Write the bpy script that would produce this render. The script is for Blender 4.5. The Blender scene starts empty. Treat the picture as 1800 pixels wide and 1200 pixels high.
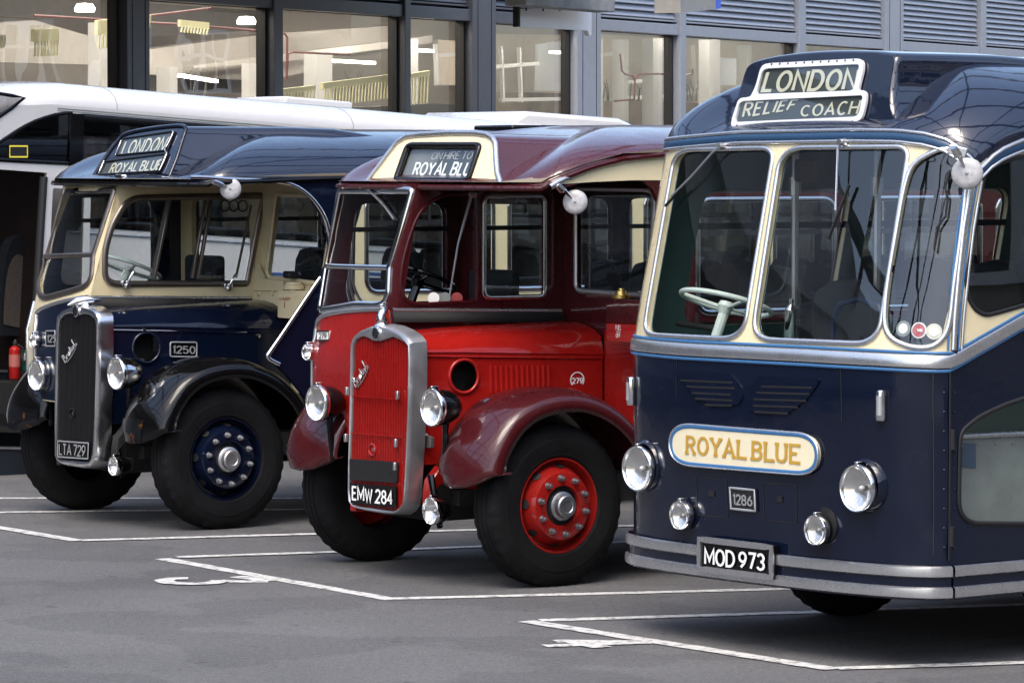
import bpy, bmesh, math, random
from mathutils import Vector, Matrix
from mathutils.geometry import delaunay_2d_cdt
random.seed(7)
R = math.radians

# ------------------------------------------------------------------ camera, world, sun, exposure
SC = bpy.context.scene
COL = SC.collection
CAM_H = 2.525
FPX = 7000.0                      # focal length in pixels of the 1800 px wide photograph
PITCH = math.atan((600 - 280) / FPX)
cam_d = bpy.data.cameras.new('camera')
cam = bpy.data.objects.new('camera', cam_d)
COL.objects.link(cam)
cam.location = (0, 0, CAM_H)
cam.rotation_euler = (math.pi / 2 - PITCH, 0, 0)
cam_d.sensor_width = 36.0
cam_d.lens = 36.0 * FPX / 1800.0
cam_d.clip_start = 0.5
cam_d.clip_end = 2000
SC.camera = cam

W = bpy.data.worlds.new('World')
SC.world = W
W.use_nodes = True
wn = W.node_tree.nodes
bg = wn['Background']
sky = wn.new('ShaderNodeTexSky')
sky.sky_type = 'NISHITA'
sky.sun_disc = False
SUN_EL, SUN_AZ = R(60), R(196)    # azimuth clockwise from +Y
sky.sun_elevation = SUN_EL
sky.sun_rotation = SUN_AZ
sky.air_density = 1.0
sky.dust_density = 4.0
sky.ozone_density = 1.0
W.node_tree.links.new(sky.outputs[0], bg.inputs['Color'])
bg.inputs['Strength'].default_value = 0.15
sun_d = bpy.data.lights.new('sun', 'SUN')
sun_d.energy = 0.85
sun_d.angle = R(35)
sun_d.color = (1.0, 0.95, 0.88)
sun = bpy.data.objects.new('sun', sun_d)
COL.objects.link(sun)
sdir = Vector((math.sin(SUN_AZ) * math.cos(SUN_EL), math.cos(SUN_AZ) * math.cos(SUN_EL), math.sin(SUN_EL)))
sun.rotation_euler = (-sdir).to_track_quat('-Z', 'Y').to_euler()
SC.view_settings.view_transform = 'Standard'
SC.view_settings.look = 'None'
SC.view_settings.exposure = 1.42
SC.view_settings.gamma = 1.0
SC.cycles.max_bounces = 10
SC.cycles.transparent_max_bounces = 24
SC.cycles.glossy_bounces = 4
SC.cycles.diffuse_bounces = 3
SC.cycles.caustics_reflective = False
SC.cycles.caustics_refractive = False
SC.cycles.sample_clamp_indirect = 6

# ------------------------------------------------------------------ materials
MATS = {}
def _m(name):
    m = bpy.data.materials.new(name)
    m.use_nodes = True
    return m, m.node_tree, m.node_tree.nodes, m.node_tree.links

def mat(name, col, rough=0.5, metal=0.0, coat=0.0, var=0.0, vscale=6.0, bump=0.0, bscale=40.0, dirt=0.0, dirtcol=(0.06, 0.05, 0.045), spec=0.5, rvar=0.0, emis=None):
    m, nt, n, l = _m(name)
    b = n['Principled BSDF']
    b.inputs['Base Color'].default_value = (*col, 1)
    b.inputs['Roughness'].default_value = rough
    b.inputs['Metallic'].default_value = metal
    b.inputs['Specular IOR Level'].default_value = spec
    if coat:
        b.inputs['Coat Weight'].default_value = coat
        b.inputs['Coat Roughness'].default_value = 0.04
    if emis:
        b.inputs['Emission Color'].default_value = (*emis[0], 1)
        b.inputs['Emission Strength'].default_value = emis[1]
    tc = n.new('ShaderNodeTexCoord')
    if var or dirt:
        nz = n.new('ShaderNodeTexNoise')
        nz.inputs['Scale'].default_value = vscale
        nz.inputs['Detail'].default_value = 6
        nz.inputs['Roughness'].default_value = 0.6
        l.new(tc.outputs['Object'], nz.inputs['Vector'])
        rmp = n.new('ShaderNodeValToRGB')
        lo = tuple(max(0, c * (1 - var)) for c in col)
        hi = tuple(min(1, c * (1 + var)) for c in col)
        rmp.color_ramp.elements[0].position = 0.3
        rmp.color_ramp.elements[1].position = 0.7
        rmp.color_ramp.elements[0].color = (*lo, 1)
        rmp.color_ramp.elements[1].color = (*hi, 1)
        l.new(nz.outputs['Fac'], rmp.inputs['Fac'])
        out = rmp.outputs['Color']
        if dirt:
            n2 = n.new('ShaderNodeTexNoise')
            n2.inputs['Scale'].default_value = vscale * 3.1
            n2.inputs['Detail'].default_value = 8
            n2.inputs['Roughness'].default_value = 0.7
            l.new(tc.outputs['Object'], n2.inputs['Vector'])
            mr = n.new('ShaderNodeMapRange')
            mr.inputs['From Min'].default_value = 0.55
            mr.inputs['From Max'].default_value = 0.75
            mr.inputs['To Max'].default_value = dirt
            l.new(n2.outputs['Fac'], mr.inputs['Value'])
            mx = n.new('ShaderNodeMix')
            mx.data_type = 'RGBA'
            l.new(mr.outputs[0], mx.inputs[0])
            l.new(out, mx.inputs[6])
            mx.inputs[7].default_value = (*dirtcol, 1)
            out = mx.outputs[2]
        l.new(out, b.inputs['Base Color'])
    if rvar:
        n3 = n.new('ShaderNodeTexNoise')
        n3.inputs['Scale'].default_value = 9
        n3.inputs['Detail'].default_value = 7
        l.new(tc.outputs['Object'], n3.inputs['Vector'])
        m3 = n.new('ShaderNodeMapRange')
        m3.inputs['From Min'].default_value = 0.35
        m3.inputs['From Max'].default_value = 0.7
        m3.inputs['To Min'].default_value = max(0.02, rough - rvar)
        m3.inputs['To Max'].default_value = rough + rvar
        l.new(n3.outputs['Fac'], m3.inputs['Value'])
        l.new(m3.outputs[0], b.inputs['Roughness'])
    if bump:
        nb = n.new('ShaderNodeTexNoise')
        nb.inputs['Scale'].default_value = bscale
        nb.inputs['Detail'].default_value = 3
        l.new(tc.outputs['Object'], nb.inputs['Vector'])
        bp = n.new('ShaderNodeBump')
        bp.inputs['Strength'].default_value = bump
        bp.inputs['Distance'].default_value = 0.02
        l.new(nb.outputs['Fac'], bp.inputs['Height'])
        l.new(bp.outputs['Normal'], b.inputs['Normal'])
        if coat:
            l.new(bp.outputs['Normal'], b.inputs['Coat Normal'])
    MATS[name] = m
    return m

def paint(name, col, rough=0.22, cior=1.5, **k):
    d = dict(coat=0.8, var=0.10, vscale=3.0, bump=0.10, bscale=3.2, rvar=0.08, spec=0.12)
    d.update(k)
    m = mat(name, col, rough, **d)
    m.node_tree.nodes['Principled BSDF'].inputs['Coat IOR'].default_value = cior
    return m

def glass_mat(name, tint, f0=0.05, rough=0.0):
    m, nt, n, l = _m(name)
    n.remove(n['Principled BSDF'])
    out = n['Material Output']
    tr = n.new('ShaderNodeBsdfTransparent')
    tr.inputs['Color'].default_value = (*tint, 1)
    gl = n.new('ShaderNodeBsdfGlossy')
    gl.inputs['Roughness'].default_value = rough
    gl.inputs['Color'].default_value = (0.95, 0.97, 1, 1)
    ge = n.new('ShaderNodeNewGeometry')
    dp = n.new('ShaderNodeVectorMath')
    dp.operation = 'DOT_PRODUCT'
    l.new(ge.outputs['Normal'], dp.inputs[0]); l.new(ge.outputs['Incoming'], dp.inputs[1])
    prev = dp.outputs['Value']
    for op, v0, v1 in (('ABSOLUTE', None, None), ('SUBTRACT', 1.0, 'p'), ('POWER', 'p', 5.0), ('MULTIPLY_ADD', 'p', 1 - f0)):
        q = n.new('ShaderNodeMath')
        q.operation = op
        if op == 'SUBTRACT':
            q.inputs[0].default_value = 1.0
            l.new(prev, q.inputs[1])
        else:
            l.new(prev, q.inputs[0])
            if op == 'POWER': q.inputs[1].default_value = 5.0
            if op == 'MULTIPLY_ADD':
                q.inputs[1].default_value = 1 - f0
                q.inputs[2].default_value = f0
        prev = q.outputs[0]
    tc = n.new('ShaderNodeTexCoord')
    nb = n.new('ShaderNodeTexNoise')
    nb.inputs['Scale'].default_value = 0.9
    nb.inputs['Detail'].default_value = 1
    l.new(tc.outputs['Object'], nb.inputs['Vector'])
    bp = n.new('ShaderNodeBump')
    bp.inputs['Strength'].default_value = 0.08
    bp.inputs['Distance'].default_value = 0.03
    l.new(nb.outputs['Fac'], bp.inputs['Height'])
    l.new(bp.outputs['Normal'], gl.inputs['Normal'])
    mx = n.new('ShaderNodeMixShader')
    l.new(prev, mx.inputs[0])
    l.new(tr.outputs[0], mx.inputs[1])
    l.new(gl.outputs[0], mx.inputs[2])
    l.new(mx.outputs[0], out.inputs['Surface'])
    MATS[name] = m
    return m

NAVY = paint('navy_paint', (0.0032, 0.0062, 0.0185))
NAVYR = paint('navy_roof_paint', (0.0036, 0.0068, 0.020), cior=1.9, bump=.16)
MAROONR = paint('maroon_roof_paint', (0.060, 0.010, 0.013), .3, cior=1.8)
MAROON = paint('maroon_paint', (0.048, 0.0062, 0.0080), 0.3)
RED = paint('red_paint', (0.285, 0.0090, 0.0070), 0.3)
WHEELRED = paint('wheel_red_paint', (0.25, 0.010, 0.008), 0.35, dirt=0.35, dirtcol=(0.05, 0.01, 0.008))
CREAM = paint('cream_paint', (0.75, 0.655, 0.42), 0.3, var=0.03)
CREAM1 = paint('aged_cream_paint', (0.68, 0.59, 0.37), 0.38, var=0.08)
BLACKP = paint('black_paint', (0.0030, 0.0030, 0.0035), 0.12, coat=.5, bump=.05, rvar=.04)
LINEBLUE = mat('line_blue_paint', (0.045, 0.15, 0.33), 0.35)
CHROME = mat('chrome', (0.74, 0.75, 0.76), 0.10, 1.0, var=0.06)
ALU = mat('aluminium', (0.66, 0.665, 0.67), 0.28, 0.92, var=0.05, vscale=5, rvar=0.03)
ALUDARK = mat('dull_aluminium', (0.48, 0.485, 0.495), 0.42, 0.92, var=0.08, vscale=7, rvar=0.06)
BRONZE = mat('brown_metal_frame', (0.20, 0.175, 0.155), 0.35, 0.9, var=0.15, vscale=14)
STEEL = mat('nut_steel', (0.30, 0.31, 0.33), 0.38, 0.9, var=0.2, vscale=30)
RUBBER = mat('tyre_rubber', (0.0065, 0.0065, 0.0072), 0.7, var=0.35, vscale=7, bump=0.2, bscale=90, dirt=0.4, dirtcol=(0.020, 0.0195, 0.019), spec=0.15)
BLACK = mat('matt_black', (0.008, 0.008, 0.009), 0.6)
GRILLE = mat('grille_black', (0.007, 0.007, 0.008), 0.5)
SOOT = mat('underbody_black', (0.010, 0.010, 0.010), 0.85)
BLINDBLACK = mat('blind_black', (0.045, 0.052, 0.050), 0.5, var=0.2)
BLINDBACK = mat('blind_grey_box', (0.17, 0.175, 0.17), 0.5, var=0.35, vscale=2.5)
IVORY = mat('blind_lettering', (0.58, 0.56, 0.44), 0.6)
WHITE = mat('white_lettering', (0.82, 0.82, 0.80), 0.5)
LETTERALU = mat('letter_silver', (0.50, 0.51, 0.52), 0.35, 0.6)
GOLD = mat('gold_lettering', (0.60, 0.36, 0.055), 0.4, 0.2)
BRASS = mat('brass', (0.55, 0.38, 0.12), 0.25, 1.0)
GLASS = glass_mat('window_glass', (0.90, 0.93, 0.915), 0.075)
GLASSB = glass_mat('shop_glass', (0.84, 0.84, 0.82), 0.15)
GLASSR = glass_mat('coated_shop_glass', (0.80, 0.80, 0.78), 0.34)
GLASSD = glass_mat('coach_tinted_glass', (0.30, 0.30, 0.31), 0.05)
LENS = glass_mat('lamp_lens', (0.92, 0.92, 0.92), 0.06, 0.05)
REFL = mat('lamp_reflector', (0.90, 0.89, 0.86), 0.12, 0.88, bump=0.10, bscale=16)
SEAT = mat('seat_moquette', (0.012, 0.016, 0.020), 0.9, var=0.4, vscale=20)
CEILG = mat('ceiling_grey_green', (.26, .29, .26), .6)
CEILB = mat('ceiling_tan', (.20, .165, .12), .6)
TEAL = mat('teal_interior', (0.032, 0.080, 0.074), 0.45, var=0.2)
DARKIN = mat('dark_interior', (0.020, 0.012, 0.010), 0.55, var=0.3)
BROWNIN = mat('brown_interior', (0.035, 0.016, 0.010), 0.5, var=0.3)
GREYIN = mat('grey_trim_panel', (0.20, 0.22, 0.205), 0.5, var=0.15, dirt=0.3)
PALEGREEN = mat('steering_wheel_pale', (0.55, 0.63, 0.60), 0.35)
MIRRORBACK = mat('mirror_back_pale', (0.42, 0.42, 0.43), 0.42, 0.1, var=0.22, vscale=40)
ORANGE = mat('orange_lens', (0.75, 0.13, 0.01), 0.25)
RUST = mat('chipped_black_paint', (0.0035, 0.0035, 0.004), 0.25, coat=0.8, spec=.12, var=0.2, dirt=0.9, dirtcol=(0.34, 0.12, 0.015), vscale=3)
COACHWHITE = paint('coach_white_paint', (0.53, 0.53, 0.535), 0.25, var=0.03, bump=0.04)
STRIPEBLUE = mat('coach_blue_stripe', (0.02, 0.07, 0.25), 0.4)
YELLOW = mat('sign_yellow', (0.75, 0.65, 0.06), 0.5)
EXTRED = mat('extinguisher_red', (0.40, 0.012, 0.012), 0.3)
GREEN = mat('sign_green', (0.01, 0.16, 0.09), 0.5)
FABRIC = mat('seat_beige_fabric', (0.14, 0.115, 0.095), 0.9, var=0.25, vscale=60)

# ------------------------------------------------------------------ pixel rays: measured points of the photograph brought onto real surfaces
CA, SA = math.cos(PITCH), math.sin(PITCH)
EYE = Vector((0, 0, CAM_H))
def ray(u, v):
    x = (u - 900) / FPX
    z = (600 - v) / FPX
    return Vector((x, CA + z * SA, -SA + z * CA))
def ground(u, v, z=0.0):
    r = ray(u, v)
    return EYE + r * ((z - CAM_H) / r.z)

class Frame:
    """local axes of a vehicle: x to its front, y to its nearside, z up"""
    def __init__(s, deg, u, v, lx, ly, pitch=0.0):
        t = R(deg)
        B = Matrix(((-math.cos(t), math.sin(t), 0), (-math.sin(t), -math.cos(t), 0), (0, 0, 1)))
        s.R = B @ Matrix.Rotation(-pitch, 3, 'Y')
        s.o = ground(u, v) - s.R @ Vector((lx, ly, 0))
        s.RT = s.R.transposed()
    def mat4(s):
        return Matrix.Translation(s.o) @ s.R.to_4x4()
    def lray(s, u, v):
        return s.RT @ (EYE - s.o), s.RT @ ray(u, v)
    def hit(s, u, v, ax, val):
        o, r = s.lray(u, v)
        return o + r * ((val - o[ax]) / r[ax])

class PlaneFrame(Frame):
    """x along a facade, y out of it towards the street, z up"""
    def __init__(s, ang, px, d):
        t = Vector((math.sin(ang), math.cos(ang), 0))
        n = Vector((math.cos(ang), -math.sin(ang), 0))
        s.R = Matrix((t, n, Vector((0, 0, 1)))).transposed()
        s.o = Vector(((px - 900) / FPX * d, d, 0))
        s.RT = s.R.transposed()

# surfaces: params (a,b) <-> local 3-D
class SX:      # plane x = val, params (y,z)
    def __init__(s, F, val, dz=0.0, z0=0.0): s.F, s.val, s.dz, s.z0 = F, val, dz, z0
    def X(s, y, z): return s.val + s.dz * (z - s.z0)
    def at(s, a, b, off=0.0): return Vector((s.X(a, b) + off, a, b))
    def hit(s, u, v):
        o, r = s.F.lray(u, v)
        g = lambda k: (o + r * k).x - s.X((o + r * k).y, (o + r * k).z)
        k0 = (s.X(0, 1.5) - o.x) / r.x
        k1 = k0 + 0.05
        g0, g1 = g(k0), g(k1)
        for _ in range(30):
            if abs(g1) < 1e-7 or g1 == g0: break
            k0, k1, g0 = k1, k1 - g1 * (k1 - k0) / (g1 - g0), g1
            g1 = g(k1)
        p = o + r * k1
        return (min(s.lim[1], max(s.lim[0], p.y)), p.z)
    lim = (-99, 99)
class SFn(SX): # x = fn(y,z)
    def __init__(s, F, fn, lim=(-99, 99)): s.F, s.X, s.lim = F, fn, lim
class SY:      # plane y = val, params (x,z)
    def __init__(s, F, val, sign=1): s.F, s.val, s.sign = F, val, sign
    def at(s, a, b, off=0.0): return Vector((a, s.val + off * s.sign, b))
    def hit(s, u, v):
        p = s.F.hit(u, v, 1, s.val)
        return (p.x, p.z)
def normal(S, a, b):
    e = 1e-3
    n = (S.at(a + e, b) - S.at(a - e, b)).cross(S.at(a, b + e) - S.at(a, b - e)).normalized()
    if n.dot(S.at(a, b, 0.01) - S.at(a, b, 0)) < 0: n = -n
    return n
def H(S, pts): return [S.hit(u, v) for u, v in pts]

# ------------------------------------------------------------------ 2-D outlines
def rr(pts, rad, n=6):
    """polygon with rounded corners (quadratic); rad number or list"""
    N = len(pts)
    if not isinstance(rad, (list, tuple)): rad = [rad] * N
    out = []
    for i in range(N):
        p, a, b = Vector(pts[i]), Vector(pts[i - 1]), Vector(pts[(i + 1) % N])
        r = rad[i]
        if r <= 0:
            out.append(tuple(p)); continue
        da, db = (a - p), (b - p)
        q0 = p + da.normalized() * min(r, da.length * .49)
        q1 = p + db.normalized() * min(r, db.length * .49)
        for k in range(n + 1):
            t = k / n
            # blend between quadratic and circular feel
            out.append(tuple(q0 * (1 - t) ** 2 + p * 2 * t * (1 - t) * 1.0 + q1 * t * t))
    return out
def cr(pts, closed=False, n=5):
    """Catmull-Rom through points of any dimension"""
    P = [Vector(p) for p in pts]
    N = len(P)
    out = []
    rng = range(N if closed else N - 1)
    for i in rng:
        p1, p2 = P[i], P[(i + 1) % N]
        p0 = P[i - 1] if (closed or i > 0) else p1 * 2 - p2
        p3 = P[(i + 2) % N] if (closed or i + 2 < N) else p2 * 2 - p1
        for k in range(n):
            t = k / n
            out.append(tuple(0.5 * ((2 * p1) + (p2 - p0) * t + (2 * p0 - 5 * p1 + 4 * p2 - p3) * t * t + (3 * p1 - p0 - 3 * p2 + p3) * t ** 3)))
    if not closed: out.append(tuple(P[-1]))
    return out
def dense(pts, step, closed=True):
    out = []
    N = len(pts)
    for i in range(N if closed else N - 1):
        a, b = Vector(pts[i]), Vector(pts[(i + 1) % N])
        k = max(1, int((b - a).length / step))
        for j in range(k): out.append(tuple(a + (b - a) * (j / k)))
    if not closed: out.append(tuple(pts[-1]))
    return out
def inside(p, poly):
    x, y = p
    c = False
    j = len(poly) - 1
    for i in range(len(poly)):
        xi, yi = poly[i]; xj, yj = poly[j]
        if (yi > y) != (yj > y) and x < (xj - xi) * (y - yi) / (yj - yi) + xi: c = not c
        j = i
    return c
def circle(cx, cy, r, n=24, ry=None):
    ry = r if ry is None else ry
    return [(cx + r * math.cos(2 * math.pi * i / n), cy + ry * math.sin(2 * math.pi * i / n)) for i in range(n)]

# ------------------------------------------------------------------ mesh builder
class MB:
    def __init__(s): s.v, s.f = [], []
    def add(s, vs, fs):
        k = len(s.v)
        s.v += [tuple(p) for p in vs]
        s.f += [tuple(i + k for i in f) for f in fs]
        return s
    def box(s, c, d, rot=None):
        hx, hy, hz = d[0] / 2, d[1] / 2, d[2] / 2
        vs = [Vector((x, y, z)) for x in (-hx, hx) for y in (-hy, hy) for z in (-hz, hz)]
        if rot is not None: vs = [rot @ p for p in vs]
        vs = [p + Vector(c) for p in vs]
        return s.add(vs, [(0, 1, 3, 2), (4, 6, 7, 5), (0, 4, 5, 1), (2, 3, 7, 6), (0, 2, 6, 4), (1, 5, 7, 3)])
    def bar(s, a, b, w, h, up=(0, 0, 1)):
        a, b = Vector(a), Vector(b)
        d = b - a
        L = d.length
        x = d.normalized()
        y = Vector(up).cross(x)
        if y.length < 1e-4: y = Vector((0, 1, 0)).cross(x)
        y.normalize()
        z = x.cross(y)
        return s.box((a + b) / 2, (L, w, h), Matrix((x, y, z)).transposed())
    def tube(s, pts, r, n=8, closed=False, cap=True):
        P = [Vector(p) for p in pts]
        N = len(P)
        rs = r if isinstance(r, (list, tuple)) else [r] * N
        vs, fs = [], []
        up = None
        for i in range(N):
            if closed: t = P[(i + 1) % N] - P[i - 1]
            else: t = P[min(i + 1, N - 1)] - P[max(i - 1, 0)]
            t.normalize()
            if up is None:
                up = t.orthogonal().normalized()
            up = (up - t * up.dot(t))
            if up.length < 1e-5: up = t.orthogonal()
            up.normalize()
            w = t.cross(up)
            for k in range(n):
                a = 2 * math.pi * k / n
                vs.append(P[i] + (up * math.cos(a) + w * math.sin(a)) * rs[i])
        for i in range(N if closed else N - 1):
            j = (i + 1) % N
            off = 0
            if closed and j == 0:
                d = [(vs[i * n] - vs[k]).length for k in range(n)]
                off = d.index(min(d))
            for k in range(n):
                fs.append((i * n + k, i * n + (k + 1) % n, j * n + (k + 1 + off) % n, j * n + (k + off) % n))
        if cap and not closed:
            fs.append(tuple(range(n))[::-1]); fs.append(tuple((N - 1) * n + k for k in range(n)))
        return s.add(vs, fs)
    def lathe(s, prof, o, axis, n=32, capa=False, capb=False, mod=None):
        ax = Vector(axis).normalized()
        u = ax.orthogonal().normalized()
        if abs(ax.z) < 0.9:
            u = Vector((0, 0, 1)) - ax * ax.z
            u.normalize()
        w = ax.cross(u)
        o = Vector(o)
        vs, fs = [], []
        for j, (h, r) in enumerate(prof):
            for k in range(n):
                a = 2 * math.pi * k / n
                q = r if mod is None else mod(j, k, r)
                vs.append(o + ax * h + (u * math.cos(a) + w * math.sin(a)) * q)
        for j in range(len(prof) - 1):
            for k in range(n):
                fs.append((j * n + k, j * n + (k + 1) % n, (j + 1) * n + (k + 1) % n, (j + 1) * n + k))
        if capa: fs.append(tuple(range(n))[::-1])
        if capb: fs.append(tuple((len(prof) - 1) * n + k for k in range(n)))
        return s.add(vs, fs)
    def loft(s, loops, closed=True, capa=False, capb=False):
        n = len(loops[0])
        vs, fs = [], []
        for L in loops: vs += L
        for j in range(len(loops) - 1):
            for k in range(n if closed else n - 1):
                fs.append((j * n + k, j * n + (k + 1) % n, (j + 1) * n + (k + 1) % n, (j + 1) * n + k))
        if capa: fs.append(tuple(range(n))[::-1])
        if capb: fs.append(tuple((len(loops) - 1) * n + k for k in range(n)))
        return s.add(vs, fs)
    def build(s, name, m, parent=None, smooth=35, bevel=0.0, solid=0.0, bseg=2, fix=True):
        me = bpy.data.meshes.new(name)
        me.from_pydata([tuple(p) for p in s.v], [], s.f)
        if fix:
            bm = bmesh.new()
            bm.from_mesh(me)
            bmesh.ops.recalc_face_normals(bm, faces=bm.faces)
            bm.to_mesh(me)
            bm.free()
        me.materials.append(m)
        if smooth:
            me.shade_smooth()
            me.set_sharp_from_angle(angle=R(smooth))
        o = bpy.data.objects.new(name, me)
        COL.objects.link(o)
        if parent is not None: o.parent = parent
        if solid:
            md = o.modifiers.new('solid', 'SOLIDIFY')
            md.thickness = solid
            md.offset = -1
        if bevel:
            md = o.modifiers.new('bevel', 'BEVEL')
            md.width = bevel
            md.segments = bseg
            md.limit_method = 'ANGLE'
            md.angle_limit = R(40)
        return o

def empty(name, F, label, cat, group=None):
    o = bpy.data.objects.new(name, None)
    COL.objects.link(o)
    if F is not None: o.matrix_world = F.mat4()
    o['label'] = label
    o['category'] = cat
    if group: o['group'] = group
    return o
def tag(o, label, cat, group=None):
    o['label'] = label; o['category'] = cat
    if group: o['group'] = group
    return o
def kind(o, k):
    o['kind'] = k
    return o

def panel(name, m, parent, S, outline, holes=(), thick=0.02, res=0.0, off=0.0, edge=0.0):
    """sheet with openings laid on a surface; outline and holes in surface params"""
    step = edge or (res if res else 1e9)
    loops = [dense(outline, step)] + [dense(h, step) for h in holes]
    vs, es = [], []
    for L in loops:
        k = len(vs)
        vs += [Vector(p) for p in L]
        es += [(k + i, k + (i + 1) % len(L)) for i in range(len(L))]
    if res:
        xs = [p[0] for p in outline]; ys = [p[1] for p in outline]
        bnd = [p.copy() for p in vs]
        x = min(xs) + res * .5
        while x < max(xs):
            y = min(ys) + res * .5
            while y < max(ys):
                if inside((x, y), loops[0]) and not any(inside((x, y), h) for h in loops[1:]):
                    if all((b.x - x) ** 2 + (b.y - y) ** 2 > (res * .35) ** 2 for b in bnd): vs.append(Vector((x, y)))
                y += res
            x += res
    V, E_, Fs, *_ = delaunay_2d_cdt(vs, es, [], 1, 1e-6)
    tri = []
    for f in Fs:
        c = sum((V[i] for i in f), Vector((0, 0))) / len(f)
        if any(inside((c.x, c.y), h) for h in loops[1:]): continue
        if not inside((c.x, c.y), loops[0]): continue
        tri.append(tuple(f))
    P = [S.at(p.x, p.y, off) for p in V]
    # orient outwards
    out = []
    for f in tri:
        c = sum((V[i] for i in f), Vector((0, 0))) / len(f)
        nn = (P[f[1]] - P[f[0]]).cross(P[f[2]] - P[f[0]])
        if nn.dot(S.at(c.x, c.y, off + 0.01) - S.at(c.x, c.y, off)) < 0: f = f[::-1]
        out.append(f)
    mb = MB()
    mb.add(P, out)
    o = mb.build(name, m, parent, smooth=40, solid=thick, fix=False)
    if thick:
        es_ = o.modifiers.new('edges', 'EDGE_SPLIT')
        es_.split_angle = R(42)
    return o

def molding(name, m, parent, S, path, w, h, closed=True, base=0.001, prof=None, mb=None):
    """raised strip following a path on a surface"""
    own = mb is None
    mb = mb or MB()
    N = len(path)
    P = [S.at(a, b, 0) for a, b in path]
    prof = prof or [(-.5, 0), (-.5, .45), (-.3, .85), (0, 1), (.3, .85), (.5, .45), (.5, 0)]
    loops = []
    for i in range(N):
        n = normal(S, *path[i])
        if closed: t = P[(i + 1) % N] - P[i - 1]
        else: t = P[min(i + 1, N - 1)] - P[max(i - 1, 0)]
        t.normalize()
        sd = n.cross(t).normalized()
        loops.append([P[i] + sd * (u * w) + n * (base + v * h) for u, v in prof])
    if closed: loops.append(loops[0])
    mb.loft(loops, closed=False)
    if own: return mb.build(name, m, parent, smooth=50)
    return mb
FLAT = [(-.5, 0), (-.5, 1), (.5, 1), (.5, 0)]

# ------------------------------------------------------------------ stroke lettering
def arc(cx, cy, rx, ry, a0, a1, n=9):
    return [(cx + rx * math.cos(R(a0 + (a1 - a0) * i / n)), cy + ry * math.sin(R(a0 + (a1 - a0) * i / n))) for i in range(n + 1)]
GL = {
 'A': (.62, [[(0, 0), (.31, 1), (.62, 0)], [(.12, .33), (.5, .33)]]),
 'B': (.52, [[(0, 0), (0, 1), (.25, 1)] + arc(.25, .77, .23, .23, 90, -90)[1:] + [(0, .54)], [(.25, .54)] + arc(.25, .27, .27, .27, 90, -90)[1:] + [(0, 0)]]),
 'C': (.58, [arc(.30, .5, .30, .5, 48, 312, 14)]),
 'D': (.58, [[(0, 0), (0, 1), (.22, 1)] + arc(.22, .5, .36, .5, 90, -90, 12)[1:] + [(0, 0)]]),
 'E': (.46, [[(.46, 1), (0, 1), (0, 0), (.46, 0)], [(0, .52), (.38, .52)]]),
 'F': (.44, [[(.44, 1), (0, 1), (0, 0)], [(0, .5), (.36, .5)]]),
 'H': (.56, [[(0, 0), (0, 1)], [(.56, 0), (.56, 1)], [(0, .5), (.56, .5)]]),
 'I': (.0, [[(0, 0), (0, 1)]]),
 'L': (.44, [[(0, 1), (0, 0), (.44, 0)]]),
 'M': (.68, [[(0, 0), (0, 1), (.34, .25), (.68, 1), (.68, 0)]]),
 'N': (.56, [[(0, 0), (0, 1), (.56, 0), (.56, 1)]]),
 'O': (.62, [arc(.31, .5, .31, .5, 90, 450, 22)]),
 'R': (.52, [[(0, 0), (0, 1), (.25, 1)] + arc(.25, .75, .25, .25, 90, -90)[1:] + [(0, .5)], [(.24, .5), (.52, 0)]]),
 'T': (.52, [[(0, 1), (.52, 1)], [(.26, 1), (.26, 0)]]),
 'U': (.54, [[(0, 1), (0, .3)] + arc(.27, .3, .27, .3, 180, 360, 10)[1:] + [(.54, 1)]]),
 'W': (.78, [[(0, 1), (.2, 0), (.39, .85), (.58, 0), (.78, 1)]]),
 'Y': (.58, [[(0, 1), (.29, .48), (.58, 1)], [(.29, .48), (.29, 0)]]),
 '0': (.5, [arc(.25, .5, .25, .5, 90, 450, 20)]),
 '1': (.16, [[(0, .82), (.14, 1), (.14, 0)]]),
 '2': (.5, [arc(.25, .73, .25, .27, 170, -35, 9) + [(0, 0), (.5, 0)]]),
 '3': (.48, [arc(.23, .75, .23, .25, 160, -90, 9), arc(.23, .26, .25, .26, 90, -160, 10)]),
 '4': (.52, [[(.38, 0), (.38, 1), (0, .3), (.52, .3)]]),
 '5': (.48, [[(.44, 1), (.05, 1), (.02, .55)] + arc(.21, .31, .26, .31, 115, -150, 10)]),
 '6': (.5, [[(.4, .98)] + arc(.25, .3, .25, .3, 150, -210, 14), [(.4, .98), (.12, .66), (.03, .42)]]),
 '7': (.48, [[(0, 1), (.48, 1), (.16, 0)]]),
 '8': (.5, [arc(.25, .75, .21, .24, 90, 450, 14), arc(.25, .26, .25, .26, 90, 450, 14)]),
 '9': (.5, [arc(.25, .7, .25, .3, -30, 330, 14), [(.1, .02), (.38, .34), (.47, .58)]]),
 ' ': (.22, []),
}
def ribbon2(pts, w):
    """constant width ribbon round a 2-D polyline -> quads as (left,right) pairs"""
    P = [Vector(p) for p in pts]
    N = len(P)
    closed = N > 3 and (P[0] - P[-1]).length < 1e-4
    out = []
    for i in range(N):
        if closed: a, b = P[i - 1 if i else N - 2], P[(i + 1) if i < N - 1 else 1]
        else: a, b = P[max(i - 1, 0)], P[min(i + 1, N - 1)]
        d1 = (P[i] - a); d2 = (b - P[i])
        if d1.length < 1e-6: d1 = d2
        if d2.length < 1e-6: d2 = d1
        d1.normalize(); d2.normalize()
        n1, n2 = Vector((-d1.y, d1.x)), Vector((-d2.y, d2.x))
        m = n1 + n2
        if m.length < 1e-3: m = n1
        m.normalize()
        k = 1 / max(.42, m.dot(n1))
        e = Vector((0, 0))
        out.append((P[i] + m * (w * k / 2) + e, P[i] - m * (w * k / 2) + e))
    return out
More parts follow.
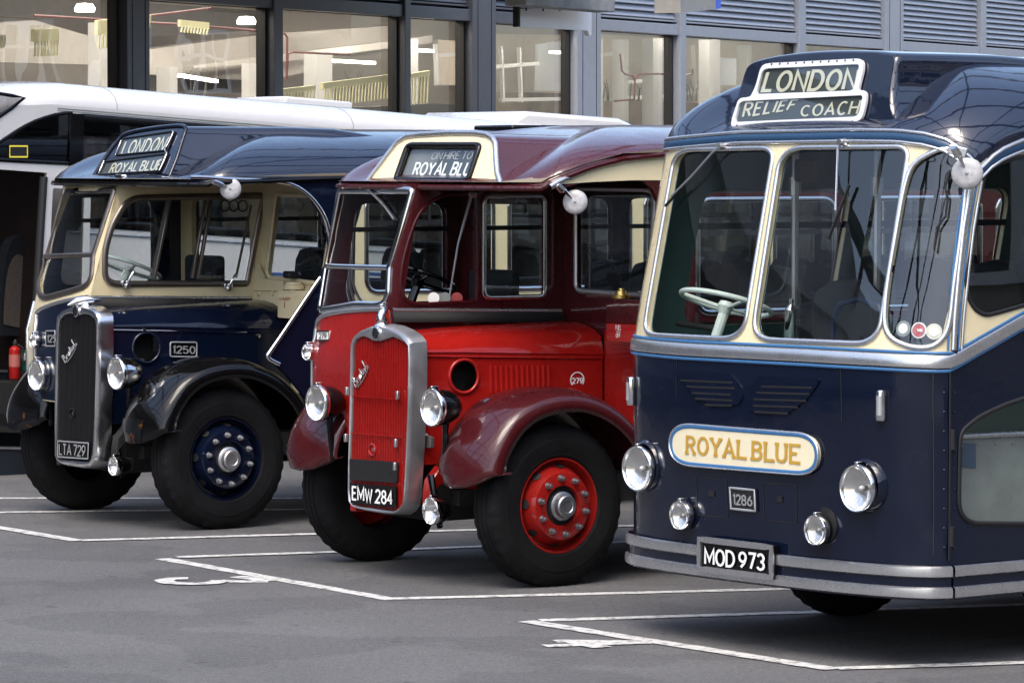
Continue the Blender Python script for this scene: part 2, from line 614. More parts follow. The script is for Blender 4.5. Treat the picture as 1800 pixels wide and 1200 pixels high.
def lettering(name, m, parent, S, quad, txt, sw=.15, gap=.20, off=.004, serif=False, px=True, tilt=None):
    """quad: bottom-left, bottom-right, top-right, top-left"""
    q = [Vector(p) for p in (H(S, quad) if px else quad)]
    Wt = 0
    lay = []
    for i, c in enumerate(txt):
        w, st = GL[c]
        if c == ' ':
            Wt += w; continue
        lay.append((Wt, st))
        Wt += w + gap
    Wt -= gap
    mb = MB()
    cnt = 0
    def mp(x, y):
        u = (x + sw / 2) / (Wt + sw); v = (y + sw / 2) / (1 + sw)
        return q[0] * (1 - u) * (1 - v) + q[1] * u * (1 - v) + q[2] * u * v + q[3] * (1 - u) * v
    for x0, st in lay:
        strokes = list(st)
        if serif:
            for s_ in st:
                for (ex, ey) in (s_[0], s_[-1]):
                    if ey < .02 or ey > .98: strokes = strokes + [[(ex - .13, ey), (ex + .13, ey)]]
        for s_ in strokes:
            cnt += 1
            prs = ribbon2([(x + x0, y) for x, y in s_], sw)
            vs, fs = [], []
            for l, r in prs:
                for p in (l, r):
                    w_ = mp(p.x, p.y)
                    vs.append(S.at(w_.x, w_.y, off + (cnt % 5) * .0004))
            for i in range(len(prs) - 1): fs.append((2 * i, 2 * i + 1, 2 * i + 3, 2 * i + 2))
            mb.add(vs, fs)
    return mb.build(name, m, parent, smooth=0, fix=False)
def script_badge(name, m, parent, S, quad, off=.012, r=.004, k=1.0):
    """flowing script badge: cursive strokes with an underline flourish"""
    q = [Vector(p) for p in H(S, quad)]
    strokes = [
        [(.03, .10), (.07, .45), (.12, .95), (.16, 1.0), (.2, .82), (.12, .58), (.2, .52), (.22, .3), (.14, .12), (.05, .2)],
        [(.24, .15), (.28, .5), (.33, .52), (.34, .48)],
        [(.36, .5), (.37, .2), (.42, .18), (.46, .5), (.52, .5), (.5, .2), (.44, .16)],
        [(.56, .18), (.64, .9), (.6, .3), (.64, .16), (.7, .4)],
        [(.56, .6), (.70, .64)],
        [(.76, .45), (.70, .4), (.71, .16), (.78, .18), (.80, .42), (.76, .46)],
        [(.84, .2), (.90, .6), (.97, 1.1), (.93, .9), (.88, .3), (.92, .16), (1, .3)],
        [(1, .1), (.7, -.1), (.35, -.12), (.1, -.02)],
    ]
    mb = MB()
    for s_ in strokes:
        pts = []
        for x, y in cr(s_, n=4):
            w_ = q[0] * (1 - x) * (1 - y) + q[1] * x * (1 - y) + q[2] * x * y + q[3] * (1 - x) * y
            pts.append(S.at(w_.x, w_.y, off))
        mb.tube(pts, r, 6)
    return mb.build(name, m, parent)

# ------------------------------------------------------------------ vehicle parts
def loc_of(S, u, v, off=0.0):
    return S.at(*S.hit(u, v), off)
def resample_polar(pts, n, c=None):
    P = [Vector(p) for p in pts]
    c = Vector(c) if c is not None else sum(P, Vector((0, 0))) / len(P)
    out = []
    for i in range(n):
        a = 2 * math.pi * i / n - math.pi / 2
        d = Vector((math.cos(a), math.sin(a)))
        best = None
        for j in range(len(P)):
            p, q = P[j] - c, P[(j + 1) % len(P)] - c
            e = q - p
            den = d.x * e.y - d.y * e.x
            if abs(den) < 1e-12: continue
            t = (p.x * e.y - p.y * e.x) / den
            s_ = (p.x * d.y - p.y * d.x) / den
            if t > 0 and -1e-6 <= s_ <= 1 + 1e-6 and (best is None or t > best): best = t
        out.append(tuple(c + d * (best or 0)))
    return out

def wheel(root, y, side, m, zc=0.481, x=0.0, rt=0.485, nutm=None, hubm=None, recess=None):
    o = Vector((x, y, zc))
    ax = (0, side, 0)
    d = MB()
    d.lathe([(.02, .285), (.100, .288), (.112, .284), (.112, .274), (.100, .268), (.070, .262), (.055, .252), (.058, .243), (.085, .232), (.125, .212), (.146, .200), (.150, .188), (.150, .122), (.140, .116), (.09, .112), (.085, .0)], o, ax, 64)
    w = d.build('wheel', m, root, smooth=30)
    t = MB()
    prof = [(.02, .27), (-.115, .285), (-.126, .35), (-.124, .41), (-.108, .455), (-.088, rt - .004), (-.054, rt), (-.051, rt - .009), (-.043, rt - .009), (-.040, rt + .001), (-.004, rt + .002), (-.003, rt - .008), (.003, rt - .008), (.004, rt + .002), (.040, rt + .001), (.043, rt - .009), (.051, rt - .009), (.054, rt), (.088, rt - .004), (.108, .455), (.117, .435), (.1245, .41), (.1255, .395), (.128, .39), (.1275, .35), (.122, .315), (.121, .312), (.121, .300), (.108, .283), (.09, .272)]
    def mod(j, k, r):
        if j in (5, 18) and (k // 2) % 2: return r - .006
        if j in (4, 19) and (k // 2) % 2: return r - .005
        return r
    t.lathe(prof, o, ax, 144, mod=mod)
    for gx in (-.045, 0, .045):
        pass
    t.v = [(q[0] + (q[0] - o.x) * .02 * (q[2] < .03), q[1] + side * .004 * (q[2] < .05), max(.003, q[2])) for q in t.v]
    t.build('tyre', RUBBER, w, smooth=25)
    rc = MB().lathe([(.138, .121), (.142, .119), (.120, .112), (.118, .0)], o, ax, 40)
    rc.build('hub_recess', recess or BLACK, w, smooth=30)
    h = MB()
    h.lathe([(.11, .088), (.150, .086), (.156, .078), (.160, .070), (.190, .067), (.198, .060), (.199, .040), (.194, .036), (.194, .0)], o, ax, 32)
    h.build('hub', hubm or STEEL, w, smooth=30)
    for k in range(10):
        a = 2 * math.pi * (k + .35) / 10
        p = o + Vector((math.cos(a) * .1675, 0, math.sin(a) * .1675))
        nb = MB()
        nb.lathe([(.148, .021), (.156, .020), (.157, .015), (.178, .0145), (.180, .009), (.192, .0085), (.193, 0)], p, ax, 10)
        nb.build('wheel_nut', nutm or STEEL, w, smooth=30)
    for k in range(8):
        a = 2 * math.pi * (k + .1) / 8
        ca, sa = math.cos(a), math.sin(a)
        u = Vector((ca, 0, sa)); v = Vector((-sa, 0, ca)); n = Vector((0, side, 0))
        hb = MB()
        pts = [o + u * .237 + (u * (.013 * math.cos(q)) + v * (.028 * math.sin(q))) + n * (.0900 - 2.0 * (.013 * math.cos(q))) for q in [2 * math.pi * i / 12 for i in range(12)]]
        hb.add(pts, [tuple(range(12))])
        hb.build('hand_hole', BLACK, w, smooth=0)
    return w

def lamp(root, name, c, r, shell, post=None, depth=.19, ribs=False, rd=1.0):
    """round lamp facing forward (+x), c = centre of its rim"""
    c = Vector(c)
    ax = (1, 0, 0)
    b = MB()
    b.lathe([(-.005, r), (-depth * .25, r * 1.0), (-depth * .5, r * .93), (-depth * .75, r * .74), (-depth * .93, r * .42), (-depth, 0)], c, ax, 36)
    o = b.build(name, shell, root, smooth=50)
    z = MB()
    z.lathe([(-.022, r * 1.0), (-.018, r * 1.05), (.0, r * 1.075), (.014, r * 1.065), (.021, r * 1.02), (.020, r * .975), (.012, r * .95), (.002, r * .94)], c, ax, 40)
    z.build('bezel', CHROME, o, smooth=60)
    q = MB()
    q.lathe([(.0, r * .95), (-.016 * rd, r * .80), (-.030 * rd, r * .55), (-.040 * rd, r * .28), (-.043 * rd, 0)], c, ax, 32)
    q.build('reflector', REFL, o, smooth=60)
    MB().lathe([(-.034 * rd, r * .10), (-.022 * rd, r * .12), (-.012 * rd, r * .09), (-.008 * rd, 0)], c, ax, 14).build('bulb', WHITE, o, smooth=60)
    u = MB()
    u.lathe([(.006, r * .95), (.017, r * .66), (.022, r * .32), (.024, 0)], c, ax, 32)
    u.build('lens', LENS, o, smooth=60)
    if ribs:
        g = MB()
        for k in range(-5, 6):
            yy = k * r * .15
            hh = math.sqrt(max(0, (r * .84) ** 2 - yy ** 2))
            g.tube([c + Vector((.02, yy, -hh)), c + Vector((.026, yy, 0)), c + Vector((.02, yy, hh))], .002, 5)
        g.build('lens_rib', LENS, o)
    if post:
        p = MB()
        p.tube([c + Vector((-depth * .45, 0, -r * .9)), c + Vector((-depth * .45, 0, -r * 1.3)), Vector(post)], [.022, .018, .022], 8)
        p.build('lamp_bracket', BLACKP, o)
    clip = MB()
    clip.box(c + Vector((-.005, 0, r * 1.09)), (.05, .022, .02))
    clip.build('rim_clip', CHROME, o, bevel=.004)
    return o

def mirror(root, S, cpx, apx, r, F, arm=CHROME, ydepth=0.0):
    c = loc_of(S, *cpx)
    a = loc_of(S, *apx)
    to = (F.RT @ (EYE - F.o) - c).normalized()
    n = (to + Vector((.15, .0, .05))).normalized()
    b = MB()
    b.lathe([(-.02, r * .93), (-.016, r), (-.006, r * 1.0), (.004, r * .93), (.010, r * .6), (.012, 0)], c, n, 36, capa=True)
    o = b.build('mirror', MIRRORBACK, root, smooth=50)
    s_ = MB()
    s_.lathe([(.010, r * .14), (.016, r * .1), (.017, 0)], c, n, 10)
    s_.build('mirror_screw', STEEL, o)
    t = MB()
    d = (c - a)
    t.tube([a, a + d * .3 + Vector((0, 0, .01)), c + n * -.012 - d.normalized() * r * .5], [.016, .013, .007], 8)
    t.lathe([(-.03, .018), (.02, .022), (.03, .012)], a, d, 10, True, True)
    t.build('mirror_arm', arm, o)
    return o

def wiper(root, S, pts, m=ALU, blade=None, off=.02):
    t = MB()
    P = [loc_of(S, u, v, off) for u, v in pts]
    t.tube(P, [.011] + [.006] * (len(P) - 1), 6)
    t.lathe([(-.03, .02), (.015, .016)], P[0], (1, 0, 0), 10, True, True)
    o = t.build('wiper', m, root)
    if blade:
        b = MB()
        B = [loc_of(S, u, v, off * .6) for u, v in blade]
        b.bar(B[0], B[1], .010, .014, up=(1, 0, 0))
        b.build('wiper_blade', BLACK, o)
    return o

def steering(root, c, r, m, nrm=(-.36, 0, .93), foot=(.28, None, 1.0)):
    c = Vector(c)
    n = Vector(nrm).normalized()
    u = n.orthogonal().normalized()
    w = n.cross(u)
    t = MB()
    t.tube([c + (u * math.cos(a) + w * math.sin(a)) * r for a in [2 * math.pi * i / 40 for i in range(40)]], .014, 8, closed=True)
    for k in range(3):
        a = 2 * math.pi * (k / 3 + .08)
        t.tube([c - n * .03, c + (u * math.cos(a) + w * math.sin(a)) * r * .98], .010, 6)
    t.lathe([(-.06, .03), (-.02, .045), (.005, .035), (.008, 0)], c, n, 16)
    o = t.build('steering_wheel', m, root)
    k = MB()
    k.tube([c - n * .05, Vector((foot[0], c.y if foot[1] is None else foot[1], foot[2]))], .028, 10)
    k.build('steering_column', m, o)
    return o

def dome(name, m, root, base, spine, nv=14, p=1.0, q=1.0, thick=.03):
    mb = MB()
    loops = []
    for i in range(nv + 1):
        t = i / nv * math.pi / 2
        L = []
        for k, (b, s_) in enumerate(zip(base, spine)):
            hf, vf = (1 - math.cos(t)) ** (p[k] if isinstance(p, list) else p), math.sin(t) ** q
            L.append(Vector((b.x + (s_.x - b.x) * hf, b.y + (s_.y - b.y) * hf, b.z + (s_.z - b.z) * vf)))
        for _ in range(int(round(30 * (i / nv) ** 1.1)) if 0 < i else 0):
            L = [L[0]] + [L[k] * .5 + (L[k - 1] + L[k + 1]) * .25 for k in range(1, len(L) - 1)] + [L[-1]]
        loops.append(L)
    mb.loft(loops, closed=False)
    return mb.build(name, m, root, smooth=50)

def seats(root, rows, ys, zf, m=SEAT, h=.72, w=.42):
    for x in rows:
        for y in ys:
            o = MB()
            o.loft([[Vector((x + dx, y + a * w / 2, zf + z)) for a, z in
                     [(-1, .28), (-1, h * .75), (-.88, h * .9), (-.62, h * .98), (0, h), (.62, h * .98), (.88, h * .9), (1, h * .75), (1, .28)]] for dx in (-.11, -.09, -.02, 0)], True, True, True)
            s_ = o.build('seat', m, root, bevel=.02)
            b = MB().box((x + .2, y, zf + .36), (.44, w, .14))
            b.build('cushion', m, s_, bevel=.03)

def text_plate(root, name, m, S, poly, thick=.008, off=.004):
    return panel(name, m, root, S, poly, thick=thick, off=off)

# ------------------------------------------------------------------ half-cab coaches
def half_cab(c):
    F = c['F']
    root = empty('vintage_coach', F, c['label'], 'coach', 'vintage coaches parked in the bays')
    body, lower, wing, bonm, inner = c['upper'], c['lower'], c['wing'], c['bonnet'], c['inner']
    HW = 1.14
    XB = c['xb']                                    # bulkhead
    def cabx(y, z):
        t = min(1.0, abs(y) / 1.13)
        return c['x0'] - c['rake'] * (max(z, 1.30) - 1.6) - c.get('swp', .19) * t ** c.get('swe', 2.5) - .035 * t ** 22
    SFr = SFn(F, cabx, (-1.128, 99))
    SN, SO = SY(F, HW), SY(F, -HW, -1)
    SC_ = SY(F, 0.02)                               # cab's nearside wall
    SB = SX(F, XB)
    # cab front
    ws = H(SFr, c['windscreen'])
    fr = panel('cab_front', body, root, SFr, [(-1.13, .82), (-.27, .82), (-.27, 1.46), (.02, 1.50), (.02, 2.38), (-1.13, 2.38)], [ws], .03, res=.10, edge=.06)
    g = panel('windscreen', GLASS, root, SFr, ws, thick=0, res=.12, off=-.01)
    molding('windscreen_frame', c['wsframe'], g, SFr, ws, .045, .018)
    b = H(SFr, c['wsbar'])
    molding('windscreen_bar', c['wsframe'], g, SFr, dense(b, .1, False), .034, .022, closed=False)
    # lower front panel and waist bead
    bead = H(SFr, c['bead'])
    lowp = [(p[0], p[1]) for p in bead] + [(.0, 1.48), (-.27, 1.46), (-.27, .83), (bead[0][0], .83)]
    panel('front_panel', lower, root, SFr, lowp, thick=.003, res=.10, off=.004, edge=.06)
    molding('waist_bead', c['trim'], root, SFr, cr(bead, n=3), .028, .014, closed=False, base=.004)
    # corner post between front and cab side
    # cab nearside wall
    win1 = H(SC_, c['win1'])
    holes = [win1]
    win2 = H(SC_, c['win2']) if c.get('win2') else None
    if win2: holes.append(win2)
    out = [(XB, 1.40), (cabx(0, 1.42), 1.42)] + [(cabx(0, z), z) for z in (1.6, 1.8, 2.0, 2.2, 2.38)] + [(XB, 2.44)]
    panel('cab_side', body, root, SC_, out, holes, .035)
    if win2:
        g2 = panel('cab_window', GLASS, root, SC_, win2, thick=0, off=-.015)
        molding('window_frame', c['w2frame'], g2, SC_, win2, .03, .010)
    c['win1_build'](root, SC_, win1)
    # waist strip along the cab side, rubber flap below it
    st = H(SC_, c['strip'])
    molding('waist_strip', ALU, root, SC_, dense(st, .2, False), .026, .02, closed=False)
    fl = MB()
    A, B = SC_.at(*st[0], .01), SC_.at(*st[-1], .01)
    B = A + (B - A) * c.get('flap', 1.0)
    fl.add([A + Vector((0, 0, -.012)), B + Vector((0, 0, -.012)), B + Vector((-.02, .022, -.075)), A + Vector((0, .022, -.075))], [(0, 1, 2, 3)])
    fl.build('rubber_flap', SOOT, root, solid=.012)
    # offside of cab and saloon
    zt = 2.40
    xf = cabx(-1.13, 2.2)
    offo = [(cabx(-1.13, .82), .82)] + [(cabx(-1.13, z), z) for z in (1.3, 1.6, 2.0, 2.38)] + [(-7.3, 2.42), (-7.3, .5), (-.72, .5), (-.66, .8), (-.45, 1.05), (-.2, 1.16), (.1, 1.14), (.26, .95)]
    offw = [rr([(-.70, 1.60), (.10, 1.60), (.00, 2.26), (-.70, 2.26)], .12)]
    wins = []
    for k in range(5):
        a = XB - .16 - k * 1.22
        wins.append(rr([(a - 1.08, 1.60), (a, 1.60), (a, 2.28), (a - 1.08, 2.28)], .10))
    panel('offside_panel', c['sidem'], root, SO, offo, offw + wins, .03)
    for k, wv in enumerate(wins + offw):
        gg = panel('side_window', GLASS, root, SO, wv, thick=0, off=-.015)
        molding('window_frame', c['w2frame'], gg, SO, wv, .03, .012)
        xs = [p[0] for p in wv]
        tb = MB().bar((min(xs), -HW + .02, 2.08), (max(xs), -HW + .02, 2.08), .02, .03)
        tb.bar(((min(xs) + max(xs)) / 2, -HW + .02, 2.08), ((min(xs) + max(xs)) / 2, -HW + .02, 2.27), .02, .025)
        tb.build('sliding_light_bar', BLACK, gg)
    panel('offside_lower_panel', c['lowside'], root, SO, [(XB, .52), (XB, 1.50), (-7.3, 1.50), (-7.3, .52)], thick=.003, off=.004)
    molding('offside_waist_bead', c['trim'], root, SO, [(cabx(-1.13, 1.5) - .03, 1.50), (-7.3, 1.50)], .03, .014, closed=False, base=.004)
    # nearside saloon wall with its cut-away front edge
    arch = [SN.hit(u, v) for u, v in c['arch']]
    zn = c['zn']
    tops = [(-7.3, zn(-7.3))] + [(x, zn(x)) for x in (-3, -2, -1.4, -1.1, -.9, -.7, -.5, -.3, -.1, .05) if x < arch[0][0] - .03]
    near = arch + c['arch_tail'] + [(-7.3, .5)] + tops
    panel('nearside_panel', c['sidem'], root, SN, near, wins, .03)
    for wv in wins:
        gg = panel('side_window', GLASS, root, SN, wv, thick=0, off=-.015)
        molding('window_frame', c['w2frame'], gg, SN, wv, .035, .014)
        xs = [p[0] for p in wv]
        tb = MB().bar((min(xs), HW - .02, 2.08), (max(xs), HW - .02, 2.08), .02, .03)
        tb.bar(((min(xs) + max(xs)) / 2, HW - .02, 2.08), ((min(xs) + max(xs)) / 2, HW - .02, 2.27), .02, .025)
        tb.build('sliding_light_bar', BLACK, gg)
    c['near_extra'](root, SN, arch)
    # rear panel
    MB().box((-7.3, 0, 1.45), (.03, 2 * HW - .07, 1.9)).build('rear_panel', body, root)
    # bulkhead
    bw = H(SB, c['bulkwin'])
    cabw = rr([(-.95, 1.64), (-.14, 1.64), (-.14, 2.24), (-.95, 2.24)], .08)
    panel('bulkhead', c['bulkm'], root, SB, [(-HW + .035, .52), (HW - .035, .52), (HW - .035, 2.42), (-HW + .035, 2.42)], [bw, cabw], .04)
    gg = panel('bulkhead_window', GLASS, root, SB, bw, thick=0, off=-.015)
    molding('window_frame', c['bwframe'], gg, SB, bw, .035, .014)
    # roof
    base, spine, pws = [], [], []
    ZC = c['zc']
    n = 26
    for i in range(-n, n + 1):
        t = i / n
        s_ = abs(t)
        sg = 1 if t >= 0 else -1
        if s_ < .62:
            a = s_ / .62 * math.pi / 2
            y = sg * (HW + .015) * math.sin(a) ** (2 / 3.6)
            x = c['xr'] - .42 + .42 * math.cos(a) ** (2 / 3.6) if a < math.pi / 2 - 1e-6 else c['xr'] - .42
        else:
            y = sg * (HW + .015)
            x = c['xr'] - .42 - ((s_ - .62) / .38) ** 2 * (7.3 + c['xr'] - .42)
        z = (zn(x) if sg > 0 else 2.36 + .05 * min(1, max(0, -x))) if s_ > .45 else 2.36
        if sg > 0 and s_ > .45:
            z = zn(x)
        base.append(Vector((x, y, z)))
        kk = min(1, max(0, (s_ - .16) / .34))
        pws.append(.56 + .42 * kk * kk * (3 - 2 * kk))
        f = 1 - min(1, max(0, (s_ - .40) / .50))
        sx = x - 1.45 * f * f * (3 - 2 * f)
        spine.append(Vector((max(sx, -7.3), y * .12, ZC)))
    rf = dome('roof', c['roofm'], root, base, spine, 18, pws)
    gut = MB()
    gut.tube([b + Vector((0, 0, -.005)) for b in base], .018, 8)
    gut.build('gutter', c['gutm'], rf)
    ce = MB()
    ce.add([b + Vector((0, 0, .03)) for b in base] , [tuple(range(len(base)))])
    ce.build('ceiling', c['ceil'], rf, smooth=0)
    for k in range(3):
        MB().box((-3.2 - k * 1.5, .1, ZC + .012), (.62, .5, .05)).build('roof_ventilator', BLACKP, rf, bevel=.015)
    # destination box
    c['dest'](root, F, rf)
    # interior
    fl = MB()
    fl.box((-4.05, 0, .86), (6.4, 2.2, .04))
    fl.build('floor', DARKIN, root)
    cf = MB().box((XB / 2 + .1, -.56, .92), (-XB + .3, 1.08, .04))
    cf.build('cab_floor', DARKIN, root)
    seats(root, [XB - .95 - k * .78 for k in range(5)], (-.85, -.38, .38, .85), .95, h=.92)
    ds = MB()
    ds.box((XB + .13, -.55, 1.62), (.10, .44, .42))
    ds.box((XB + .34, -.55, 1.38), (.42, .46, .12))
    ds.box((XB + .34, -.55, 1.13), (.30, .30, .40))
    ds.build('driver_seat', SEAT, root, bevel=.03)
    steering(root, c['steer'], .235, c['steerm'])
    # under floor
    ch = MB()
    for y in (-.40, .40):
        ch.box((-3.2, y, .60), (6.6, .09, .20))
    ch.box((-3.6, 0, .56), (6.3, 1.9, .16))
    ch.build('chassis', SOOT, root)
    ir = MB()
    for y in (-.40, .40):
        ir.loft([[Vector((x, y + dy, z + dz)) for dy, dz in ((-.04, -h), (.04, -h), (.04, h), (-.04, h))] for x, z, h in ((-.5, .60, .09), (.1, .60, .08), (.32, .64, .07), (.43, .64, .055), (.50, .57, .05), (.52, .48, .04), (.50, .43, .03))], True, True, True)
        ir.box((.44, y, .42), (.14, .06, .10))
    ir.build('dumb_iron', c['iron'], root, bevel=.01)
    ax = MB()
    ax.tube([(0, -.85, .46), (0, -.6, .40), (0, .6, .40), (0, .85, .46)], .055, 8)
    ax.box((-.1, -.4, .50), (.8, .08, .09)); ax.box((-.1, .4, .50), (.8, .08, .09))
    ax.box((-.1, .0, .60), (.9, .55, .5))
    ax.build('front_axle', SOOT, root)
    # wheels and wings
    for sd in (1, -1):
        wheel(root, .925 * sd, sd, c['wheelm'], nutm=c.get('nut'), hubm=c.get('hub'), recess=c.get('recess'))
    path = [(.575, .60), (.575, .70), (.545, .82), (.48, .93), (.385, 1.035), (.26, 1.11), (.12, 1.15), (-.02, 1.163), (-.17, 1.15), (-.32, 1.10), (-.46, 1.02), (-.58, .91), (-.66, .78), (-.70, .62)]
    pth = cr(path, n=4)
    for sd in (1, -1):
        mb = MB()
        loops = []
        N = len(pth)
        for i, (x, z) in enumerate(pth):
            a, b_ = Vector(pth[max(i - 1, 0)]), Vector(pth[min(i + 1, N - 1)])
            t = (b_ - a).normalized()
            nn = Vector((-t.y, t.x))
            if nn.dot(Vector((x, z - .485))) < 0: nn = -nn
            fw = 1 - min(1, i / N / .22)
            loops.append([Vector((x + nn.x * h, y * sd, z + nn.y * h)) for y, h in
                          [(.54, -.045), (.60, -.012), (.70, .008 + .02 * fw), (.82, .016 + .035 * fw), (.94, .012 + .03 * fw), (1.03, -.002 + .01 * fw), (1.085, -.022), (1.112, -.05), (1.120, -.085), (1.118, -.125)]])
        # round the hanging tip
        n_y = len(loops[0])
        for i in range(5):
            f = (1 - i / 5) ** 2
            for j in range(n_y):
                y = abs(loops[i][j].y)
                e = abs(y - .83) / .29
                loops[i][j] = loops[i][j] + Vector((-.06 * f * min(1, e) ** 3, 0, .10 * f * min(1, e) ** 2.5))
        mb.loft(loops, closed=False)
        wo = mb.build('front_wing', wing if sd > 0 else c.get('wing2', wing), root, smooth=60, solid=.006)
        if c.get('tip'):
            tp = MB()
            tp.loft([[p + Vector((.004, 0, 0)) for p in L[1:5]] for L in loops[0:7]], closed=False)
            tp.build('worn_wing_tip', RUST, wo, smooth=60)
    # inner side valance behind wing
    MB().box((-.36, .50, .76), (.80, .02, .56)).build('inner_wing', SOOT, root)
    MB().box((-.30, -.50, .80), (1.1, .02, .70)).build('inner_wing', SOOT, root)
    # bonnet
    secs = []
    for x, hy, zh, zt_ in ((.52, .325, 1.375, 1.485), (.20, .355, 1.368, 1.505), (-.2, .395, 1.352, 1.515), (XB + .02, .445, 1.33, 1.525)):
        secs.append([Vector((x, y, z)) for y, z in [(.0, zt_), (hy * .35, zt_ - .004), (hy * .62, zt_ - .022), (hy * .82, zt_ - .05), (hy * .94, zt_ - .085), (hy, zh + .012), (hy + .004, zh), (hy - .004, zh - .006), (hy - .003, zh - .03)]])
    bo = MB()
    bo.loft(secs, closed=False)
    bt = bo.build('bonnet', bonm, root, smooth=50)
    # bonnet side: tilted plane y = f(x)
    class SBon(SY):
        def at(s, a, b_, off=0.0):
            f = (.52 - a) / (.52 - XB)
            return Vector((a, .318 + .12 * f + off, b_))
        def hit(s, u, v):
            o, r = F.lray(u, v)
            k = (.38 - o.y) / r.y
            for _ in range(12):
                p = o + r * k
                k = (s.at(p.x, p.z).y - o.y) / r.y
            p = o + r * k
            return (p.x, p.z)
    SBo = SBon(F, 0)
    hc = SBo.hit(*c['hole'][0])
    hr = c['hole'][1]
    hole = circle(hc[0], hc[1], hr, 28)
    panel('bonnet_side', bonm, bt, SBo, [(.52, .70), (.52, 1.348), (XB + .02, 1.302), (XB + .02, .70)], [hole], .012)
    molding('hole_rim', bonm, bt, SBo, hole, .022, .014)
    MB().lathe([(-.14, hr * 1.2), (-.14, 0)], SBo.at(*hc), (0, 1, 0), 20).build('engine_side', SOOT, bt)
    MB().box((.27, .26, hc[1] - .11), (.14, .08, .07)).build('engine_fitting', STEEL, bt, bevel=.02)
    c['bonnet_extra'](root, SBo, bt, F)
    # radiator
    SR = SX(F, .615)
    outer = resample_polar(H(SR, c['rad_out']), 96)
    cen = sum((Vector(p) for p in outer), Vector((0, 0))) / 96
    outer = resample_polar(H(SR, c['rad_out']), 96, cen)
    inn = resample_polar(H(SR, c['rad_in']), 96, cen)
    def L3(pts, x, k=0.0):
        o_ = []
        for p in pts:
            d = (Vector(p) - cen)
            q = cen + d * (1 - k / max(d.length, .01))
            o_.append(Vector((x, q.x, q.y)))
        return o_
    rb = MB()
    rb.loft([L3(outer, .495, -.010), L3(outer, .585, -.004), L3(outer, .600, .0), L3(outer, .612, .005), L3(outer, .615, .012), L3([tuple((Vector(a) + Vector(b_)) / 2) for a, b_ in zip(outer, inn)], .618), L3(inn, .614, -.004), L3(inn, .606), L3(inn, .575)], True)
    ra = rb.build('radiator_shell', c['shellm'], root, smooth=40)
    gr = MB()
    ys = [p[0] for p in inn]
    ip = inn
    gr.add(L3(inn, .578), [tuple(range(96))])
    yy = min(ys) + .012
    while yy < max(ys) - .008:
        zs = [z for z in [min(p[1] for p in ip) + i * .004 for i in range(400)] if inside((yy, z), ip)]
        if len(zs) > 5:
            gr.box((.588, yy, (zs[0] + zs[-1]) / 2), (.026, .0085, zs[-1] - zs[0]))
        yy += .0175
    gr.build('radiator_grille', c['grillem'], ra, smooth=0)
    SG = SX(F, .60)
    sh = SG.hit(*c['start'])
    rg = MB()
    rg.lathe([(-.02, .040), (.006, .040), (.010, .034), (.006, .028), (-.02, .026)], SG.at(*sh), (1, 0, 0), 24)
    rg.build('starting_handle_ring', c['grillem'] if c['grillem'] is not GRILLE else BLACKP, ra)
    rk = MB()
    rk.lathe([(-.015, .027), (.0, .012), (.002, 0)], SG.at(*sh), (1, 0, 0), 14)
    rk.build('starting_dog', STEEL, ra)
    script_badge('maker_badge', c['badgem'], ra, SG, c['badge'], off=.008)
    tb = SR.hit(*c['topbadge'])
    tm = MB()
    tm.lathe([(.0, .040), (.010, .040), (.013, .034)], SR.at(*tb), (1, 0, 0), 24)
    tm.build('badge_rim', CHROME, ra)
    tq = MB()
    tq.lathe([(.008, .034), (.011, .02), (.011, 0)], SR.at(*tb), (1, 0, 0), 20)
    tq.build('round_badge', BLACK, ra)
    c['rad_extra'](root, ra, F, SG, SR)
    SCw = SX(F, .47)
    panel('radiator_cowl', c['shellm'], ra, SCw, H(SCw, c['cowl']), thick=.02)
    # lamps
    SL = SX(F, c['xl'])
    for (u, v) in c['hl']:
        p = loc_of(SL, u, v)
        lamp(root, 'headlamp', p, .108, c['hshell'], post=(p.x - .10, p.y * .97, p.z - .36))
    p = loc_of(SL, *c['fog'])
    lamp(root, 'fog_lamp', p + Vector((-.03, 0, 0)), c['fogr'], BLACKP, post=(p.x - .1, p.y - .12, p.z + .2), depth=.12, ribs=True)
    sl = SFr.hit(*c['side'])
    q = SFr.at(*sl, .035)
    lamp(root, 'side_lamp', q, .050, lower, depth=.09)
    if c.get('mirror'): mirror(root, SY(F, 1.15), c['mirror'][0], c['mirror'][1], c['mirror'][2], F)
    c['extra'](root, F, SFr, SC_, SB, SN)
    return root

def ring_panel(name, m, root, S, outer, inner, thick=.02, off=0.0):
    return panel(name, m, root, S, outer, [inner], thick, off=off)

# ---- red coach
F2 = Frame(36, 985, 1031, 0, 1.05)
def win1_red(root, S, loop):
    molding('window_edge', MAROON, root, S, loop, .02, .008)
def near_red(root, S, arch):
    zn = CFG2['zn']
    low = [S.hit(u, v) for u, v in [(966, 325), (1040, 320), (1110, 317), (1180, 317)]]
    xs = [.10, .04, -.1, -.25, -.4, -.55, -.7, -.85]
    poly = low + [(-7.2, low[-1][1] + .01), (-7.2, zn(-7.2) - .02)] + [(x, zn(x) - .015) for x in xs[::-1]]
    panel('cornice_panel', CREAM, root, S, poly, thick=.003, off=.004)
    molding('cornice_bead', ALU, root, S, [(x, zn(x) - .012) for x in [.15] + xs + [-1.2, -2, -4, -7.2]], .035, .018, closed=False, base=.006)
    panel('side_lower_panel', MAROON, root, S, [(-.80, .52), (-.80, 1.50), (-7.2, 1.50), (-7.2, .52)], thick=.003, off=.004)
    molding('side_waist_bead', ALU, root, S, [(-.80, 1.50), (-7.2, 1.50)], .03, .014, closed=False, base=.006)
